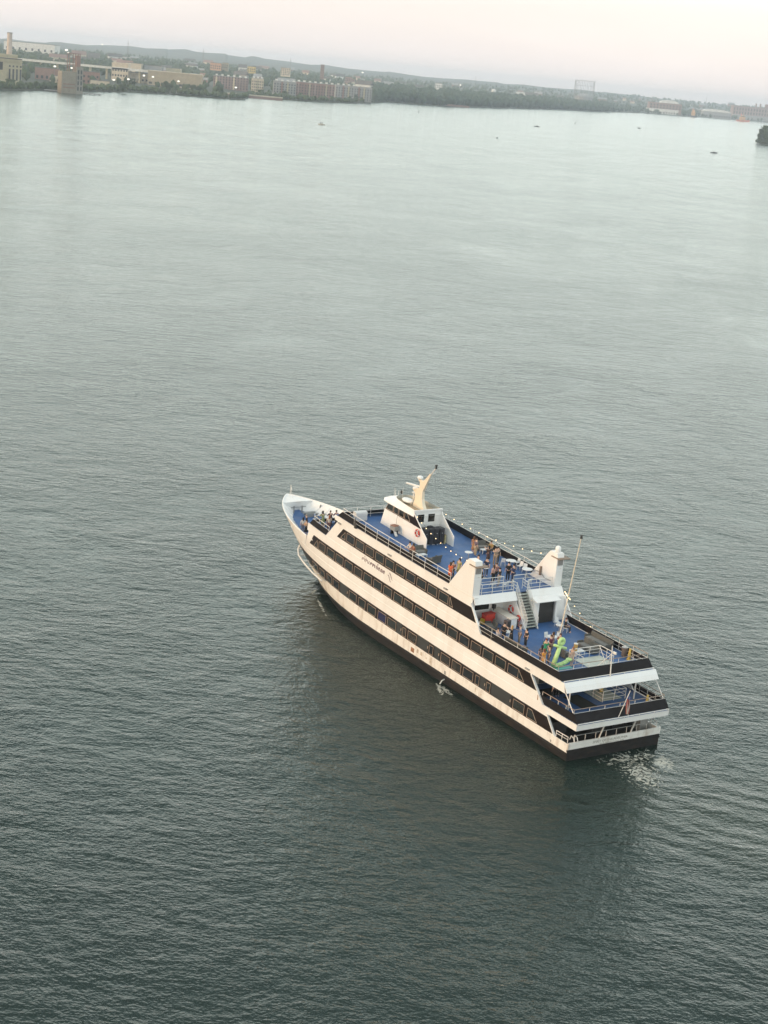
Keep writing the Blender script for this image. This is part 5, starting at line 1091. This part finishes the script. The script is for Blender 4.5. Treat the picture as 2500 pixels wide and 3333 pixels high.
block('orange_lit_building', -490, 3900, 25, 18, 43, OR_, 'sunlit orange building on the wooded rise left of centre', z0=26, win=(5, 2, 2.4, 2.5, 4, 5)); block('orange_annex', -470, 3920, 14, 14, 45, TAN, 'tan annex right of the orange building', z0=26, win=(3, 2, 2, 2.5, 8, 5)); block('yellow_building', -416, 4000, 19, 16, 42, YL, 'bright yellow building on the wooded rise', z0=26, win=(4, 2, 2.4, 2.5, 4, 5))
dt = block('tower_block', -258, 4200, 9, 9, 61.5, RUSTB, 'slim dark tower block breaking the skyline', 'tower', z0=22, win=(3, 9, 1.5, 2, 4, 4)); block('school_building', -334, 4000, 22, 18, 46, CREAM, 'pale building with stepped roof on the hazy rise', z0=26, win=(5, 4, 2, 2.2, 4, 4)); block('pink_building', -190, 4200, 17, 14, 37.5, PINKB, 'small pink building at the edge of the woods', z0=22, win=(4, 2, 2, 2.2, 6, 4)); block('white_hall', 43, 4800, 21, 16, 40.5, WHT_B, 'small bright white hall above the middle woods', z0=22, win=(4, 2, 2.5, 2.5, 6, 5)); block('white_shed', 339, 5600, 53, 24, 33.5, WHT_B, 'long white roofed shed behind the woods right of centre', z0=18, roof=WHT_B, win=(9, 1, 3, 3, 5, 5))
o = empty('storage_tank', (220, 5200, 22), 0, 'white domed storage tank above the woods', 'tank'); MB().lathe([(7.1, 0), (7.1, 12)], n=20).build('shell', WHT_B, o); MB().lathe([(7.2, 12.02), (5, 14.5), (.5, 16)], n=20).build('dome', WHT_B, o)
o = block('ruined_house', 40, 3500, 14, 10, 14.5, CREAM, 'small pale ruined house right on the wooded shore', z0=1, win=(2, 2, 2.5, 3, 3, 5)); MB().box(7.2, 60, 0, 2, 0, 4).build('yard_wall', RUSTB, o)
# gasholder frame
gh = empty('gasholder_frame', (539, 5600, 24), 0, 'tall open lattice gasholder frame against the sky', 'gasholder'); GHM = mat('gasholder_steel', (.22, .22, .22), .7); rr = 33
for i in range(18):
    a = 2 * H * i / 18; MB().tube((rr * math.cos(a), rr * math.sin(a), 0), (rr * math.cos(a), rr * math.sin(a), 67), .55, 5).build('column', GHM, gh)
for z in (16, 33, 50, 66.5):
    MB().path([(rr * math.cos(2 * H * i / 36), rr * math.sin(2 * H * i / 36), z) for i in range(37)], .45, 4).build('ring_girder', GHM, gh)
MB().lathe([(30, 0), (30, 14), (20, 20), (1, 23)], n=28).build('gas_bell', GREYB, gh)
for k, x in enumerate((-43, -48)): MB().tube((x, -10, 0), (x, -10, 24), .5, 5).build('lamp_mast', GHM, gh)
rb = block('rust_shed', 905, 6200, 120, 60, 40, RUSTB, 'huge rusty dock shed with white domed roof on the right', z0=0, roof=RUSTB, win=(10, 2, 5, 6, 20, 9)); mb = MB(); mb.prism([(-36, 0), (36, 0), (28, 7), (10, 11), (-10, 11), (-28, 7)], 0, 50); mb.build('dome_roof', WHT_B, rb).location = (15, 2, 41)
wb = block('white_transit_shed', 886, 6130, 117, 30, 18, WHT_B, 'low white transit shed in front of the rusty dock shed', z0=0, roof=WHT_B, win=(12, 1, 4, 5, 4, 5))
for x in (-12, 6): MB().box(x - 1.5, x + 1.5, -2, -.1, 0, 9).build('dark_door', DARKM, wb)
sf = block('arched_shed', 1160, 6540, 110, 60, 24, GREYB, 'dock shed with bright white curved roof on the right shore', z0=0, roof=WHT_B, win=(11, 1, 5, 6, 5, 5)); mb = MB(); mb.prism([(-56, 0), (56, 0), (45, 5), (18, 8.5), (-18, 8.5), (-45, 5)], 0, 55); mb.build('curved_roof', WHT_B, sf).location = (0, 2, 24.9)
bh = block('brick_hall', 1400, 7000, 190, 60, 55, PINKB, 'massive brick hall with chimneys at the right end of the shore', z0=0, win=(16, 3, 5, 10, 8, 15)); bl = []
for x, w_ in ((1, 5), (19, 6), (47, 17)): MB().box(x - w_ / 2, x + w_ / 2, 10, 16, 55.9, 71).build('chimney', RUSTB, bh)
MB().box(-95, 95, -25, -.5, 0, 20).build('front_range', GREYB, bh)
# scattered far houses
HM = []
for c, rc in ((WHT_B, DKROOF), (CREAM, RUSTB), (GREYB, DKROOF), (BRICK, GREYB)):
    wv = MB().box(-6, 6, -4, 4, 0, 6).mesh('wall', c); rv = MB().prism([(-4.4, 6.02), (4.4, 6.02), (0, 9.4)], -6.4, 6.4, 'x').mesh('roof', rc); HM.append((wv, rv))
k = 0
while k < 110:
    t = random.uniform(-.25, .0) if random.random() < .75 else random.uniform(0, .24); d = random.uniform(450, 3200); y = shore(t) + d; x = t * y
    if t > -.03 and d < 900: continue
    wv, rv = random.choice(HM); o = empty('far_house', (x, y, ground(x, y)), random.uniform(-.5, .5), 'small pitched roof house among the hazy trees of the far shore', 'house', 'small houses scattered over the far shore'); s_ = random.uniform(.8, 1.9); o.scale = (s_ * random.uniform(1, 1.8), s_, s_ * random.uniform(.9, 1.5)); link('wall', wv, o); link('roof', rv, o); k += 1
# pylons, masts and lit lamps
def mastm(x, y, z0, h, label):
    o = empty('radio_mast', (x, y, z0), 0, label, 'mast', 'thin masts on the skyline'); MB().tube((0, 0, 0), (0, 0, h), 1.2, 5, .5).build('shaft', GHM, o); MB().tube((-3, 0, h * .85), (3, 0, h * .85), .4, 4).build('cross_arm', GHM, o)
mastm(-640, 4800, 24, 52, 'thin mast on the skyline above the tan warehouse'); mastm(-840, 4700, 24, 55, 'thin mast on the skyline right of the power station'); mastm(-420, 5200, 24, 50, 'faint mast left of the slim dark tower block'); mastm(200, 6500, 24, 52, 'thin mast on the skyline above the middle woods'); mastm(1290, 7600, 24, 62, 'thin mast on the skyline left of the brick hall')
LAMP = mat('lit_flood_lamp', (.9, .9, .85), .4, emit=(1, .93, .85), es=0.65)
LAMPS = [(-518, 2330, 24, 'left of the two lit lamps over the dark red shed'), (-494, 2330, 24, 'right of the two lit lamps over the dark red shed'), (-428, 1985, 49, 'lit lamp on top of the dark pier gantry'), (-772, 3600, 37, 'lit lamp below the long white warehouse'), (-1010, 5200, 62, 'lit lamp high on the hazy left slope'), (-425, 2280, 14, 'bright lamp low beside the cream store'), (-412, 2320, 16, 'lit lamp right of the cream store'), (-446, 2650, 18, 'first lit lamp below the low pale warehouse'), (-430, 2640, 17.5, 'second lit lamp below the low pale warehouse'), (-383, 2600, 15, 'lit lamp below the middle of the tan warehouse'), (-304, 2700, 12, 'lit lamp left of the reddish apartment block'), (-160, 4300, 52, 'white lamp right of the slim dark tower block'), (110, 5000, 41, 'white lamp above the middle woods'), (560, 5900, 30, 'white lamp right of the gasholder frame')]
for x, y, z, lb in LAMPS:
    g0 = ground(x, y); o = empty('flood_lamp', (x, y, g0), 0, lb, 'lamp', 'lit lamps on the far shore'); MB().tube((0, 0, 0), (0, 0, max(4, z - g0)), .25, 5).build('post', GHM, o); MB().ball((0, -.5, max(4, z - g0)), .9 + .00025 * y, 8, 6, (1.3, .8, .8)).build('lamp_head', LAMP, o)
# ---- vessels and buoys
def motorboat(name, x, y, L_, rz, hullm, label, cabin=True):
    o = empty(name, (x, y, 0), rz, label, 'boat', 'small craft on the river'); n = 9; A = []; B = []
    mb = MB()
    for sd in (1, -1):
        A = [[(-L_ / 2 + L_ * i / n, sd * L_ * .16 * (1 - (i / n) ** 3) * (.75 if k == 0 else 1), (-.15 if k == 0 else .75 + .35 * (i / n) ** 2)) for i in range(n + 1)] for k in range(2)]
        B = [[(px, py * .9, pz) for px, py, pz in r] for r in A]; mb.gridthick(A, B)
    mb.build('hull', hullm, o); MB().prism([(-L_ / 2, -.15), (-L_ / 2 + .1, -.15), (-L_ / 2 + .1, .75), (-L_ / 2, .75)], -L_ * .15, L_ * .15).build('transom', hullm, o)
    MB().poly([(-L_ / 2 + L_ * i / n, L_ * .145 * (1 - (i / n) ** 3), .6) for i in range(n + 1)] + [(-L_ / 2 + L_ * i / n, -L_ * .145 * (1 - (i / n) ** 3), .6) for i in range(n, -1, -1)]).build('deck', GREYB, o)
    if cabin:
        MB().prism([(-L_ * .15, .62), (L_ * .18, .62), (L_ * .10, 1.5), (-L_ * .15, 1.5)], -L_ * .1, L_ * .1).build('cabin', hullm, o); MB().box(-L_ * .2, L_ * .12, -L_ * .12, L_ * .12, 2.2, 2.3).build('canopy', DARKM, o)
        for a in (-L_ * .18, L_ * .1):
            for b in (-1, 1): MB().tube((a, b * L_ * .1, .7), (a, b * L_ * .1, 2.2), .06, 4).build('canopy_post', STEEL, o)
    return o
DKB = mat('dark_boat', (.05, .05, .055), .5); LTB = mat('light_boat', (.5, .5, .48), .5)
o = motorboat('motorboat', -100, 1686, 8, H - .1, LTB, 'small pale motor launch with a person standing, trailing a wake'); MB().tube((-.5, 0, .7), (-.5, 0, 2.9), .35, 7, .2).build('standing_figure', DKB, o); MB().tube((1.3, 0, .7), (1.3, 0, 2.9), .35, 7, .2).build('standing_figure', DKB, o)
motorboat('motorboat', 173, 2456, 8.5, H - .05, DKB, 'small dark motorboat right of centre'); motorboat('motorboat', 351, 1965, 8.5, .05, DKB, 'dark motorboat with canopy at the right, nearest of the small craft'); motorboat('motorboat', 402, 3050, 7, .2, DKB, 'faint far motorboat in front of the wooded shore'); motorboat('motorboat', 84, 1776, 2.6, .6, DKB, 'tiny dark skiff in mid river', False)
for x, y, h, lb in ((-4, 2687, 4.5, 'dark channel buoy off the middle woods'), (272, 2920, 4.0, 'faint channel buoy right of the dark motorboat')):
    o = empty('channel_buoy', (x, y, 0), 0, lb, 'buoy', 'channel buoys'); MB().lathe([(1.3, -.3), (1.4, .5), (.9, .9)], n=12).build('float', DKB, o); MB().lathe([(.6, .92), (.2, h - 1), (.15, h - .9)], n=8).build('cage', DKB, o); MB().lathe([(.15, h - .88), (.4, h - .7), (.4, h - .1), (.1, h)], n=8).build('lantern', RUSTB, o)
FOAMM = mat('boat_foam', (.6, .62, .6), .7)
def shipx(x, y, L_, label, hullc, supc, zsup, rz):
    o = empty('dock_ship', (x, y, 0), rz, label, 'ship', 'working ships at the docks'); n = 8; mb = MB()
    pr_ = [(-L_ / 2, -.5), (L_ / 2 - 5, -.5), (L_ / 2, 7), (L_ / 2 - 3, 7), (0, 5), (-L_ / 2, 5.5)]; mb.prism(pr_, -5, 5); mb.build('hull', hullc, o)
    MB().box(-L_ * .28, L_ * .12, -4, 4, 5.6, zsup * .62).build('lower_house', supc, o); MB().box(-L_ * .2, L_ * .05, -3.4, 3.4, zsup * .62 + .02, zsup * .82).build('bridge', supc, o); MB().box(-L_ * .2 - .2, L_ * .05 + .2, -3.6, -3.42, zsup * .66, zsup * .75).build('bridge_windows', GLZ, o)
    MB().tube((-L_ * .05, 0, zsup * .82), (-L_ * .05, 0, zsup * 1.15), .7, 6, .3).build('mast', supc, o); MB().lathe([(2, 0), (1.7, 6)], (-L_ * .2, 0, zsup * .82), 10).build('funnel', hullc, o)
TUGR = bm_('tug_red', (.60, .16, .10)); TUGO = bm_('tug_orange', (.62, .36, .16))  # even red and orange base colours
shipx(1197, 6190, 52, 'red tug with orange house at the right shore', TUGR, TUGO, 27, .05); shipx(1000, 6150, 34, 'dark hulled ship with orange superstructure at the docks', DKB, TUGO, 33, H)
# ---- haze
hz = MB().box(-11500, 11500, -1400, 13500, -3.5, 118).build('haze', None); tag(hz, 'thin pale evening haze over the whole river', 'haze', kind='stuff')
hm = bpy.data.materials.new('haze_volume'); hm.use_nodes = True; t_ = hm.node_tree; t_.nodes.clear(); po_ = t_.nodes.new('ShaderNodeOutputMaterial'); pv = t_.nodes.new('ShaderNodeVolumePrincipled'); pv.inputs['Color'].default_value = (.78, .88, 1.0, 1); pv.inputs['Density'].default_value = HAZE_DENSITY; pv.inputs['Anisotropy'].default_value = 0.2
t_.links.new(pv.outputs[0], po_.inputs['Volume']); hz.data.materials.append(hm)
